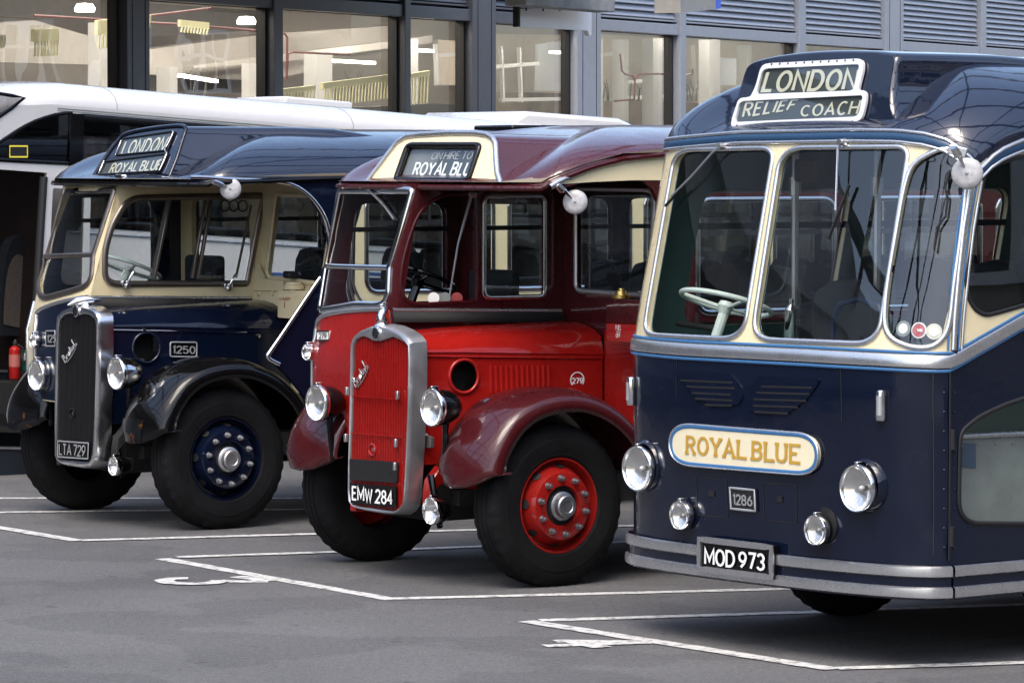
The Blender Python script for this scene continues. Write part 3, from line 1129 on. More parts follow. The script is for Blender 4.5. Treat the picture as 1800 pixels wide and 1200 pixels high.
def dest_red(root, F, rf):
    S = SX(F, .205, -.46, 2.37)
    face = [(641, 327), (655, 308), (672, 286), (690, 262), (701, 249), (716, 240), (740, 237), (790, 234), (835, 234), (857, 237), (867, 243), (872, 254), (873, 280), (875, 305), (882, 327)]
    f = H(S, face)
    win = H(S, rr([(696, 318), (718, 256), (845, 256), (824, 318)], 9))
    bx = MB()
    cy = .0
    loops = []
    for dx, ky, kz in ((0, 1, 1), (-.12, 1.02, 1.0), (-.35, 1.08, 1.0), (-.7, 1.22, 1.0), (-1.0, 1.36, .98), (-1.5, 1.5, .80)):
        loops.append([Vector((S.X(0, z) + dx - .012, y * ky, 2.36 + (z - 2.36) * kz + (.0 if dx > -.1 else .02 * dx))) for y, z in f])
    bx.loft(loops, closed=False)
    b = bx.build('destination_box', MAROONR, rf, smooth=60)
    panel('destination_panel', CREAM, b, S, f, [win], .015)
    molding('panel_bead', ALU, b, S, f, .034, .02, closed=False)
    molding('blind_frame', BLACKP, b, S, win, .040, .022)
    panel('destination_blind', BLINDBACK, b, S, win, thick=.004, off=-.03)
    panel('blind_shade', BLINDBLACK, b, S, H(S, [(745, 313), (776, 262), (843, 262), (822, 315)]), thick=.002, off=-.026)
    panel('blind_glass', GLASS, b, S, win, thick=0, off=-.004)
    lettering('destination_lettering', mat('faded_lettering', (.42, .42, .40), .6), b, S, [(751, 281), (823, 280), (829, 266), (757, 267)], 'ON HIRE TO', .11, .17, off=-.022)
    lettering('destination_lettering', WHITE, b, S, [(718, 309), (818, 310), (829, 284), (726, 285)], 'ROYAL BLU', .19, .22, off=-.022)
def bonnet_red(root, S, bt, F):
    lv = MB()
    for k in range(12):
        u = 862 + k * 9.2
        a = S.hit(u + 0.5, 642); b = S.hit(u + 1.5, 690 - max(0, (k - 5)) * .5)
        A, B = S.at(*a), S.at(*b)
        lv.loft([[P + Vector((dx, dy, 0)) for dx, dy in ((.010, -.002), (.004, .010), (-.006, .010), (-.008, -.002))] for P in (A, A + (B - A) * .05, B)], True, True, True)
    for k in range(4):
        u = 865 + k * 9.2
        a = S.hit(u, 691); b = S.hit(u + 1, 712)
        A, B = S.at(*a), S.at(*b)
        lv.loft([[P + Vector((dx, dy, 0)) for dx, dy in ((.010, -.002), (.004, .010), (-.006, .010), (-.008, -.002))] for P in (A, A + (B - A) * .05, B)], True, True, True)
    lv.build('bonnet_louvre', RED, bt, smooth=30)
    lettering('fleet_number', WHITE, bt, S, [(1004.5, 674.5), (1024.5, 674.5), (1024.5, 663.5), (1004.5, 663.5)], '279', .2, .2)
    cx, cz = S.hit(1014.5, 667.5)
    rad = .047
    molding('number_ring', WHITE, bt, S, [(cx + rad * math.cos(R(a)), cz + rad * math.sin(R(a))) for a in range(-40, 221, 8)], .006, .003, closed=False, prof=FLAT)
    # hinge along the top of the bonnet side
    hinge = MB().tube([S.at(.50, 1.352, .006), S.at(-.76, 1.306, .006)], .006, 6)
    hinge.build('bonnet_hinge', RED, bt)
def rad_red(root, ra, F, SG, SR):
    SP_ = SX(F, .622)
    panel('radiator_muff', mat('black_vinyl', (.012, .012, .013), .45, bump=.3, bscale=14), ra, SP_, H(SP_, rr([(614, 806), (698, 812), (697, 848), (615, 843)], 3)), thick=.012, off=.0)
    pl = panel('number_plate', BLACKP, ra, SP_, H(SP_, rr([(615, 848), (696, 855), (696, 892), (616, 884)], 2)), thick=.01, off=.0)
    lettering('plate_lettering', WHITE, pl, SP_, [(619.5, 878.5), (692, 888), (692, 862.5), (619.5, 853)], 'EMW 284', .17, .21, off=.005)
    for (u, v) in [(616, 687), (705, 694), (614, 769), (702, 778), (700.5, 819)]:
        p = loc_of(SG, u, v)
        MB().box(p + Vector((.025, 0, 0)), (.02, .022, .05)).build('grille_clip', ALU, ra, bevel=.004)
    # bars of grille across
    for v in (695, 760):
        a, b = loc_of(SG, 620, v), loc_of(SG, 712, v + 7)
        MB().bar(a + Vector((.012, 0, 0)), b + Vector((.012, 0, 0)), .006, .004).build('grille_crossbar', RED, ra)
    # mascot on the filler cap
    p = loc_of(SX(F, .55), 672, 571)
    ms = MB()
    ms.lathe([(-.02, .055), (.0, .05), (.012, .032), (.03, .026)], p, (0, 0, 1), 20, False, True)
    ms.tube([p + Vector((.00, 0, .02)), p + Vector((.01, 0, .05)), p + Vector((.0, 0, .075)), p + Vector((-.02, 0, .10)), p + Vector((-.005, 0, .118)), p + Vector((.02, 0, .115))], [.034, .03, .024, .018, .022, .012], 10)
    ms.build('radiator_mascot', CHROME, ra, smooth=60)
def extra_red(root, F, SFr, SC_, SB, SN):
    q = SFr.at(*SFr.hit(570, 590), .0)
    SPn = SX(F, q.x + .022)
    pl = panel('fleet_number_plate', WHITE, root, SPn, H(SPn, [(556.5, 598.5), (579, 598), (579, 581), (556.5, 581.5)]), thick=.03)
    molding('plate_rim', BLACK, pl, SPn, H(SPn, [(557, 598), (578.5, 597.5), (578.5, 581.5), (557, 582)]), .010, .003, base=.001, prof=FLAT)
    lettering('fleet_number', BLACK, pl, SPn, [(561.5, 595.5), (575, 595), (575, 584.5), (561.5, 585)], '279', .17, .2, off=.004)
    ind = SFr.hit(546, 612)
    q = SFr.at(*ind, .0)
    MB().lathe([(0, .03), (.03, .028), (.04, .015), (.042, 0)], Vector((q.x - .05, -1.14, q.z)), (0, -1, 0), 16).build('indicator', ORANGE, root)
    # wiper on windscreen
    wiper(root, SFr, [(654, 334), (680, 362), (697, 386)], ALU, [(668, 348), (700, 388)])
    wiper(root, SC_, [(824, 342), (800, 430), (784, 526)], ALUDARK, off=.03)
    # three dials seen through the cab opening
    for (u, m) in ((762, WHITE), (782, GREYIN), (803, mat('disc_red', (.35, .05, .05), .5))):
        p = loc_of(SY(F, -.04), u, 524)
        MB().lathe([(0, .036), (.004, .036), (.005, 0)], p, (.55, .8, 0), 20).build('licence_disc', m, root)
    # fuel tank on the bulkhead
    S2 = SX(F, -.62)
    t = panel('fuel_tank', MAROON, root, S2, H(S2, rr([(1066, 527), (1128, 528), (1126, 570), (1066, 567)], 4)), thick=.16)
    rd = panel('fuel_tap_panel', RED, root, S2, H(S2, rr([(1066, 568), (1126, 571), (1124, 602), (1066, 598)], 2)), thick=.05)
    lettering('tap_lettering', WHITE, rd, S2, [(1083, 580), (1093, 580), (1093, 571), (1083, 571)], 'FUEL', .15, .2)
    lettering('tap_lettering', WHITE, rd, S2, [(1083.5, 593.5), (1092, 593.5), (1092, 585.5), (1083.5, 585.5)], 'OFF', .15, .2)
    lettering('tap_mark', WHITE, rd, S2, [(1084, 583.6), (1092, 583.6), (1092, 581.6), (1084, 581.6)], 'I', 1.2, .2)
    p = loc_of(SX(F, -.68), 1092, 524)
    cp = MB()
    cp.lathe([(.0, .06), (.02, .06), (.022, .04), (.045, .036), (.05, .02), (.06, .018), (.062, 0)], p, (0, 0, 1), 20)
    cp.build('fuel_cap', BRASS, t)
    pc = MB()
    p2 = loc_of(SX(F, -.66), 1120, 540)
    pc.tube([p2, p2 + Vector((.02, .03, .02)), p2 + Vector((0, .05, -.05)), p2 + Vector((.02, .02, -.22))], .008, 6)
    pc.build('fuel_pipe', BRASS, t)
    panel('bulkhead_lower', RED, root, SX(F, -.795), [(.44, .60), (1.10, .60), (1.10, 1.48), (.44, 1.48)], thick=.006, off=.004)
    # headlamp hollows in the front panel
    p = SFr.at(*SFr.hit(590, 715))
    MB().lathe([(-.01, .11), (.005, .10), (.006, 0)], p, (1, 0, 0), 24).build('lamp_recess', MAROON, root)

def zn2(x):
    if x > .17: return 2.36
    t = min(1, (.17 - x) / .95)
    return 2.36 + .20 * math.sin(t ** .8 * math.pi / 2)
CFG2 = dict(F=F2, label='red and maroon half-cab coach with cream roof panel, between the two navy coaches',
    upper=MAROON, lower=RED, wing=MAROON, bonnet=RED, inner=DARKIN, sidem=MAROON, lowside=RED, bulkm=MAROON, roofm=MAROONR, gutm=MAROON, ceil=CEILB,
    trim=ALUDARK, wsframe=CHROME, w2frame=CHROME, bwframe=ALUDARK, xb=-.80, x0=.465, swp=.17, swe=1.2, rake=.19, xr=.30, zc=2.74,
    windscreen=rr([(598, 335), (725, 335), (685, 470), (683, 515), (676, 534), (660, 536.5), (627, 535.5), (590, 542), (565, 546), (555, 538), (554, 520), (559, 466)], [5, 5, 6, 6, 6, 4, 8, 6, 6, 5, 5, 5], 3),
    wsbar=[(559, 467), (684, 471)],
    bead=[(548, 745), (548.5, 700), (550, 640), (552, 600), (556, 572), (564, 559), (580, 551.5), (610, 547), (645, 544.5), (684, 543.5)],
    win1=cr([(705, 505), (707, 470), (716, 430), (729, 392), (741, 371), (757, 355), (775, 346), (792, 342), (815, 341), (836, 341), (839, 360), (840, 440), (839, 515), (832, 529), (780, 532), (735, 534), (714, 526)], True, 3),
    win2=rr([(851, 345), (958, 344), (958, 521), (851, 523)], 12), win1_build=win1_red,
    strip=[(688, 545), (985, 546)], flap=1.0, zn=zn2,
    arch=[(985, 333), (1020, 322), (1060, 312), (1100, 309), (1128, 316), (1148, 334), (1159, 360), (1166, 400), (1169, 440), (1170, 520)],
    arch_tail=[(-.76, 1.2), (-.74, .9), (-.78, .5)], near_extra=near_red,
    bulkwin=rr([(1012, 331), (1152, 333), (1140, 520), (1012, 511)], [12, 20, 12, 14]), dest=dest_red,
    steer=(-.06, -.50, 1.79), steerm=BLACKP, iron=RED, wheelm=WHEELRED, hole=((815, 661), .100), bonnet_extra=bonnet_red,
    rad_out=[(610, 880), (612, 800), (613.5, 700), (614.5, 640), (615, 605), (619, 592), (632, 581), (648, 574.5), (663, 572.5), (680, 575.5), (700, 584), (714, 594), (720, 604), (721, 640), (719, 720), (715, 800), (711, 880), (706, 893), (694, 903), (670, 902), (640, 897), (620, 892)],
    rad_in=[(614, 873), (614, 810), (617.5, 707), (619, 610), (623, 598), (637, 590.5), (647, 594), (655, 599), (662.5, 600), (670, 599), (678, 596), (690, 592), (706, 599), (716.5, 607), (717, 640), (715.5, 707), (712, 807), (708, 883), (702, 894), (690, 898), (622, 888), (616, 884)],
    shellm=ALUDARK, grillem=RED, start=(655, 790), badge=[(628, 684), (651, 645), (640, 634), (618, 670)], badgem=ALU, topbadge=(663, 586), rad_extra=rad_red,
    cowl=[(719, 672), (727, 684), (735, 725), (748, 765), (758, 768), (758, 786), (716, 788)],
    xl=.63, hl=[(559, 708), (762, 716)], fog=(753, 898), fogr=.078, side=(550, 618), hshell=BLACKP, mirror=((1011, 355), (985, 331), .073), extra=extra_red)
BUS_RED = half_cab(CFG2)

# ---- navy half-cab coach
F1 = Frame(35.5, 400, 930, 0, 1.05)
def win1_blue(root, S, loop):
    molding('window_frame', BRONZE, root, S, loop, .045, .02)
    for u0, v0, u1, v1, w in ((298, 350, 270, 491, .05), (362, 352, 338, 489, .030), (372, 352, 348, 490, .030)):
        a, b = loc_of(S, u0, v0, -.005), loc_of(S, u1, v1, -.005)
        MB().bar(a, b, .02, w, up=(0, 1, 0)).build('sliding_window_bar', BRONZE, root, bevel=.004)
    panel('cab_window', GLASS, root, S, H(S, [(190, 470), (200, 400), (215, 372), (245, 350), (297, 349), (269, 492), (215, 492)]), thick=0, off=-.012)
    g = panel('cab_window', GLASS, root, S, H(S, [(371, 352), (455, 348), (431, 492), (347, 491)]), thick=0, off=-.02)
    a, b = loc_of(S, 443, 360, -.01), loc_of(S, 416, 488, -.01)
    MB().bar(a, b, .012, .016, up=(0, 1, 0)).build('window_bar', BRONZE, g)
    for cx in (397, 413, 429):
        q = S.hit(cx, 362)
        molding('vent_hole_ring', BLACK, g, S, circle(q[0], q[1], .038, 20), .010, .004, base=-.016)
    for (u, v) in ((219, 497), (398, 502)):
        p = loc_of(S, u, v, .02)
        lt = MB()
        lt.box(p, (.07, .03, .035))
        lt.tube([p + Vector((0, .02, .0)), p + Vector((-.02, .035, .05)), p + Vector((-.05, .03, .085))], .009, 6)
        lt.lathe([(-.02, .02), (.02, .018)], p + Vector((0, .01, -.02)), (0, 1, 0), 10, True, True)
        lt.build('window_catch', CHROME, root, bevel=.004)
def near_blue(root, S, arch):
    molding('arch_bead', CHROME, root, S, cr([S.hit(u, v) for u, v in [(333, 311.5), (360, 312), (400, 315), (440, 316), (480, 318), (512, 324), (538, 340), (558, 362), (572, 388), (580, 420)]], n=3), .030, .018, closed=False, base=.004)
    molding('flash_bead', CHROME, root, S, cr([S.hit(u, v) for u, v in [(562, 488), (548, 508), (500, 580), (474, 618), (470, 625), (474, 632), (490, 640)]], n=3), .030, .018, closed=False, base=.004)
    panel('window_surround', CREAM, root, S, [(-.98, 1.50), (-7.2, 1.50), (-7.2, 2.36), (-1.25, 2.36), (-1.06, 2.25), (-.99, 2.05)], [rr([(-1.06 - k * 1.22 - 1.08, 1.60), (-1.06 - k * 1.22, 1.60), (-1.06 - k * 1.22, 2.28), (-1.06 - k * 1.22 - 1.08, 2.28)], .10) for k in range(5)], thick=.003, off=.004)
    for dz in (0, .05, .10):
        molding('side_moulding', CHROME, root, S, cr([(-1.10, 2.38 + dz * .0), (-.99 + dz * .3, 2.2), (-.95 + dz * .3, 1.9), (-.98 + dz * .4, 1.62 - dz), (-1.2, 1.47 - dz), (-2.0, 1.44 - dz), (-7.2, 1.44 - dz)], n=4), .022, .014, closed=False, base=.006)
def dest_blue(root, F, rf):
    S = SX(F, .17, -.62, 2.40)
    f = H(S, cr([(160, 319), (174, 296), (192, 268), (207, 249), (214, 241), (222, 236), (240, 231), (270, 226), (300, 222.5), (318, 222), (326, 224), (327, 230), (321, 248), (311, 280), (302, 302), (298, 313)], n=2))
    loops = []
    bx = MB()
    for dx, ky, kz in ((0, 1, 1), (-.10, 1.02, 1.0), (-.35, 1.08, 1.0), (-.8, 1.22, 1.0), (-1.1, 1.36, .98), (-1.6, 1.5, .80)):
        loops.append([Vector((S.X(0, z) + dx - .012, y * ky, 2.36 + (z - 2.36) * kz)) for y, z in f])
    bx.loft(loops, closed=False)
    b = bx.build('destination_box', NAVYR, rf, smooth=60)
    fr = H(S, rr([(171, 313), (184, 288), (204, 277), (217, 246), (312, 229), (296, 266), (297.5, 273), (282, 304)], [4, 8, 5, 8, 5, 6, 6, 4], 4))
    up = H(S, rr([(206.5, 275), (219, 246), (307, 233), (292, 267)], 3, 3))
    lo = H(S, rr([(176, 309), (188, 286), (294, 272.5), (280, 303)], 3, 3))
    panel('destination_panel', NAVY, b, S, f, [], .012)
    pf = panel('blind_frame', BLACKP, b, S, fr, [up, lo], .01, off=.014)
    for w_ in (up, lo):
        molding('blind_rim', BLACKP, pf, S, w_, .016, .008, base=.014)
        panel('destination_blind', BLINDBLACK, pf, S, w_, thick=.002, off=.006)
        panel('blind_glass', GLASS, pf, S, w_, thick=0, off=.016)
    for pts in ([(216, 250), (206, 275)], [(186, 285), (176, 308)]):
        molding('bright_edge', ALU, pf, S, H(S, pts), .009, .006, closed=False, base=.016)
    molding('bright_edge', ALU, pf, S, cr(H(S, [(306, 232.5), (307.5, 235), (301, 250), (293, 265), (295, 270), (296, 273), (289, 290), (283, 302)]), n=3), .009, .006, closed=False, base=.016)
    molding('box_bead', NAVY, b, S, f, .03, .016, closed=False)
    lettering('destination_lettering', IVORY, b, S, [(213.5, 273.5), (287, 267), (302, 239), (223.5, 247.5)], 'LONDON', .15, .24, off=.011)
    lettering('destination_lettering', IVORY, b, S, [(192, 305.5), (283, 299), (291, 279.5), (201, 287)], 'ROYAL BLUE', .17, .22, off=.011)
    h = loc_of(S, 220, 309, .03)
    MB().tube([h + Vector((0, -.06, 0)), h + Vector((.02, -.04, 0)), h + Vector((.02, .05, 0)), h + Vector((0, .07, 0))], .01, 6).build('box_handle', CHROME, b)
def bonnet_blue(root, S, bt, F):
    pl = panel('fleet_number_plate', BLACKP, bt, S, H(S, rr([(297, 599.5), (346.5, 600), (346, 628.5), (296.5, 628)], 3)), thick=.008, off=.010)
    molding('plate_rim', LETTERALU, pl, S, H(S, rr([(298.5, 601), (345, 601.5), (344.5, 627), (298, 626.5)], 4)), .010, .004, base=.010)
    lettering('fleet_number', LETTERALU, pl, S, [(301.5, 621), (342, 622), (342, 608), (301.5, 607)], '1250', .17, .20, off=.014)
    MB().tube([S.at(.50, 1.352, .006), S.at(-.55, 1.312, .006)], .005, 6).build('bonnet_hinge', ALUDARK, bt)
    for px in ((252, 580), (453, 590)):
        p = loc_of(S, *px, .012)
        MB().lathe([(-.02, .014), (.006, .014), (.008, 0)], p, (0, 1, 0), 10).build('bonnet_fastener', CHROME, bt)
def rad_blue(root, ra, F, SG, SR):
    SP_ = SX(F, .618)
    pl = panel('number_plate', BLACKP, ra, SP_, H(SP_, rr([(100, 804), (156, 808), (157, 777), (100, 773)], 2)), thick=.01, off=.0)
    molding('plate_rim', LETTERALU, pl, SP_, H(SP_, rr([(101.5, 802.5), (154.5, 806), (155.5, 778.5), (101.5, 774.5)], 1)), .010, .004, base=.0)
    lettering('plate_lettering', LETTERALU, pl, SP_, [(104.5, 799), (151, 803), (152, 782), (104.5, 778.5)], 'LTA 729', .15, .18, off=.005)
    p = loc_of(SX(F, .55), 152, 536)
    ms = MB()
    ms.lathe([(-.02, .05), (.0, .045), (.02, .03)], p, (0, 0, 1), 20, False, True)
    ms.tube([p + Vector((.12, -.05, .0)), p + Vector((.06, -.03, .025)), p + Vector((.0, .0, .035)), p + Vector((-.10, .03, .035))], [.006, .03, .034, .008], 10)
    ms.build('radiator_mascot', CHROME, ra, smooth=60)
def extra_blue(root, F, SFr, SC_, SB, SN):
    # fleet number beside the radiator
    pl = panel('fleet_number_plate', BLACKP, root, SFr, H(SFr, [(82, 609), (99, 609), (99, 581), (82, 581)]), thick=.008, off=.010)
    molding('plate_rim', LETTERALU, pl, SFr, H(SFr, [(83, 608), (99, 608), (99, 582), (83, 582)]), .010, .004, base=.010)
    lettering('fleet_number', LETTERALU, pl, SFr, [(86, 602), (109, 602), (109, 588), (86, 588)], '1250', .17, .20, off=.014)
    MB().lathe([(-.02, .03), (.03, .02)], loc_of(SFr, 135, 336), (1, 0, 0), 10, True, True).build('wiper_motor', BLACKP, root)
    wiper(root, SFr, [(132, 336), (150, 338), (165, 337)], BLACKP)
    # fuel box on the bulkhead
    S2 = SX(F, -.78)
    pnl = panel('bulkhead_cover', CREAM1, root, SX(F, -.86), H(SX(F, -.86), [(449, 463), (461, 489), (498, 494), (494, 548), (440, 548)]), thick=.03)
    for (u, v) in ((454, 516), (480, 515)):
        p = loc_of(SX(F, -.86), u, v, .0)
        MB().lathe([(0, .018), (.012, .016), (.014, 0)], p, (1, 0, 0), 12).build('cover_screw', CREAM1, pnl)
    molding('cover_edge', CREAM1, pnl, SX(F, -.86), H(SX(F, -.86), [(441, 509), (487, 511)]), .012, .012, closed=False)
    t = panel('fuel_box', CREAM1, root, S2, H(S2, rr([(489, 511), (552, 510), (548, 562), (488, 558)], 3)), thick=.18)
    p = loc_of(SX(F, -.86), 517, 508)
    MB().lathe([(0, .075), (.03, .075), (.035, .06), (.05, .058), (.052, 0)], p, (0, 0, 1), 20).build('fuel_cap', CREAM1, t)
    MB().box(p + Vector((0, -.06, .10)), (.07, .09, .05)).build('box_fitting', BLACK, t, bevel=.015)
    lettering('box_lettering', mat('faded_red_lettering', (.45, .2, .10), .6), t, S2, [(492.5, 527.5), (511, 527), (511, 522.5), (492.5, 523)], 'LOWER', .22, .3)
    ar = MB()
    a, b = loc_of(S2, 501, 530, .004), loc_of(S2, 501, 541, .004)
    ar.bar(a, b, .004, .004)
    ar.build('box_arrow', mat('faded_brown', (.35, .2, .12), .6), t)
    # silver edge line of the front panel's offside
    molding('corner_bead', CHROME, root, SFr, [(-1.105, 1.5), (-1.105, 1.3), (-1.105, 1.1), (-1.105, .90)], .03, .018, closed=False)

def zn1(x):
    return 2.375 + .03 * min(1, max(0, -x))
CFG1 = dict(F=F1, label='navy half-cab coach with cream cab side and black radiator, plate LTA 729',
    upper=CREAM1, lower=NAVY, wing=BLACKP, bonnet=NAVY, inner=BROWNIN, sidem=NAVY, lowside=NAVY, bulkm=CREAM1, roofm=NAVYR, gutm=BLACKP, ceil=CEILB,
    trim=ALUDARK, wsframe=BRONZE, w2frame=CHROME, bwframe=CREAM1, xb=-.92, x0=.475, rake=.29, xr=.30, zc=2.74,
    windscreen=rr([(117, 338), (202, 334), (165, 448), (162, 485), (157, 497), (149, 504), (128, 511), (100, 519), (80, 524), (70, 518), (68, 500), (78, 450)], [3, 3, 5, 4, 4, 4, 6, 6, 5, 5, 5, 5], 3),
    wsbar=[(77, 451), (165, 448)],
    bead=[(62, 710), (62.5, 640), (63, 575), (64, 554), (70, 545), (85, 538), (110, 530), (135, 525), (158, 521.5)],
    win1=rr([(184, 488), (184, 440), (196, 397), (225, 348), (463, 344), (434, 498), (196, 499)], [10, 18, 18, 24, 5, 5, 16], 5),
    win1_build=win1_blue, strip=[(160, 522), (440, 524)], flap=1.0, zn=zn1,
    arch=[(385, 317), (420, 317), (460, 318), (495, 321), (520, 329), (542, 345), (560, 368), (573, 395), (579, 430), (577, 460), (562, 488), (547, 510), (500, 581), (471, 626), (478, 634)],
    arch_tail=[(-.42, 1.05), (-.60, .86), (-.70, .5)], near_extra=near_blue,
    bulkwin=rr([(486, 341), (590, 346), (566, 499), (468, 488)], [5, 10, 8, 14]), dest=dest_blue,
    steer=(-.13, -.50, 1.755), steerm=PALEGREEN, iron=SOOT, wheelm=NAVY, recess=NAVY, hub=ALUDARK, nut=ALUDARK, hole=((257, 611), .104), bonnet_extra=bonnet_blue,
    rad_out=[(96, 803), (95, 747), (96, 662), (97.5, 577), (99, 557), (107.5, 545.5), (122, 540), (136, 537.6), (153, 541), (167, 548), (172, 560), (172, 605), (170, 690), (168, 775), (166, 809), (158.5, 820), (141.5, 822), (113, 817), (100.5, 812)],
    rad_in=[(99.7, 803), (98.5, 747), (99.5, 662), (101.5, 577), (103, 563), (113, 553.5), (125, 551), (130, 554), (136, 556), (142, 554), (147, 551.5), (158, 554), (166.5, 561), (168.5, 570), (168.5, 605), (166.5, 690), (163.7, 775), (161.4, 803), (155.8, 811), (113, 807.5), (102, 806)],
    shellm=mat('radiator_chrome', (.76, .76, .77), .24, 1.0, var=.05, rvar=.05), grillem=GRILLE, start=(128, 726), badge=[(117, 640), (138, 605), (129, 597), (108, 630)], badgem=LETTERALU, topbadge=(135, 547), rad_extra=rad_blue,
    cowl=[(171, 623), (184, 700), (195, 701), (195, 717), (168, 718)],
    xl=.575, hl=[(66, 659), (207, 656)], fog=(196, 819), fogr=.064, side=(69, 598), hshell=CHROME, mirror=((405, 332), (381, 322), .073), extra=extra_blue, tip=True)
BUS_NAVY = half_cab(CFG1)

# ------------------------------------------------------------------ full-fronted navy and cream coach
F3 = Frame(38, 1475, 1083, 0, -0.85)
HW3, RC, NP = 1.22, .30, 2.5
def x03(z):
    k = max(0.0, z - 1.50)
    return 1.445 - .225 * k + .01 * min(1, k * 4)
_tab = []
_l = 0.0
_pp = None
for i in range(801):
    a = i / 800 * math.pi / 2
    y = HW3 * math.sin(a) ** (2 / NP)
    xo = RC * max(0.0, math.cos(a)) ** (2 / NP)
    if _pp: _l += math.hypot(y - _pp[0], xo - _pp[1])
    _tab.append((_l, y, xo))
    _pp = (y, xo)
L1 = _l
class Shell:
    def __init__(s, F): s.F = F
    def plan(s, a):
        q = abs(a)
        if q >= L1: return HW3, -(q - L1)
        lo, hi = 0, 800
        while hi - lo > 1:
            m = (lo + hi) // 2
            if _tab[m][0] <= q: lo = m
            else: hi = m
        t = (q - _tab[lo][0]) / max(1e-9, _tab[hi][0] - _tab[lo][0])
        return _tab[lo][1] + (_tab[hi][1] - _tab[lo][1]) * t, _tab[lo][2] + (_tab[hi][2] - _tab[lo][2]) * t
    def pos(s, a, b):
        y, xo = s.plan(a)
        return Vector((x03(b) - RC + xo, (y if a >= 0 else -y) * .98 + .024, b))
    def at(s, a, b, off=0.0):
        p = s.pos(a, b)
        if off:
            e = .012
            t = s.pos(a + e, b) - s.pos(a - e, b)
            n = Vector((t.y, -t.x, 0)).normalized()
            p = p + n * off
        return p
    def hit(s, u, v):
        F = s.F
        o, r = F.lray(u, v)
        r = r.normalized()
        ax = r.orthogonal().normalized(); ay = r.cross(ax)
        p = F.hit(u, v, 0, 1.3)
        g = [(min(1.1, max(-1.1, p.y)), p.z)]
        q = F.hit(u, v, 1, HW3)
        if p.y > 1.0: g.insert(0, (L1 + max(-.3, (x03(q.z) - RC - q.x)), q.z))
        best = None
        for a, b in g:
            for _ in range(40):
                d = s.pos(a, b) - o
                f0, f1 = d.dot(ax), d.dot(ay)
                e = 2e-3
                da = (s.pos(a + e, b) - s.pos(a - e, b)) / (2 * e)
                db = (s.pos(a, b + e) - s.pos(a, b - e)) / (2 * e)
                m00, m01, m10, m11 = da.dot(ax), db.dot(ax), da.dot(ay), db.dot(ay)
                det = m00 * m11 - m01 * m10
                if abs(det) < 1e-6: break
                sa = -(f0 * m11 - f1 * m01) / det
                sb = -(m00 * f1 - m10 * f0) / det
                k = min(1, .15 / max(1e-9, math.hypot(sa, sb)))
                a += sa * k; b += sb * k
            d = s.pos(a, b) - o
            err = math.hypot(d.dot(ax), d.dot(ay))
            if best is None or err < best[0] - 1e-4: best = (err, a, b)
        return (best[1], best[2])
S3 = Shell(F3)
def interp(tab, x):
    if x <= tab[0][0]: return tab[0][1]
    for (a, b), (c_, d) in zip(tab, tab[1:]):
        if x <= c_: return b + (d - b) * (x - a) / (c_ - a)
    return tab[-1][1]
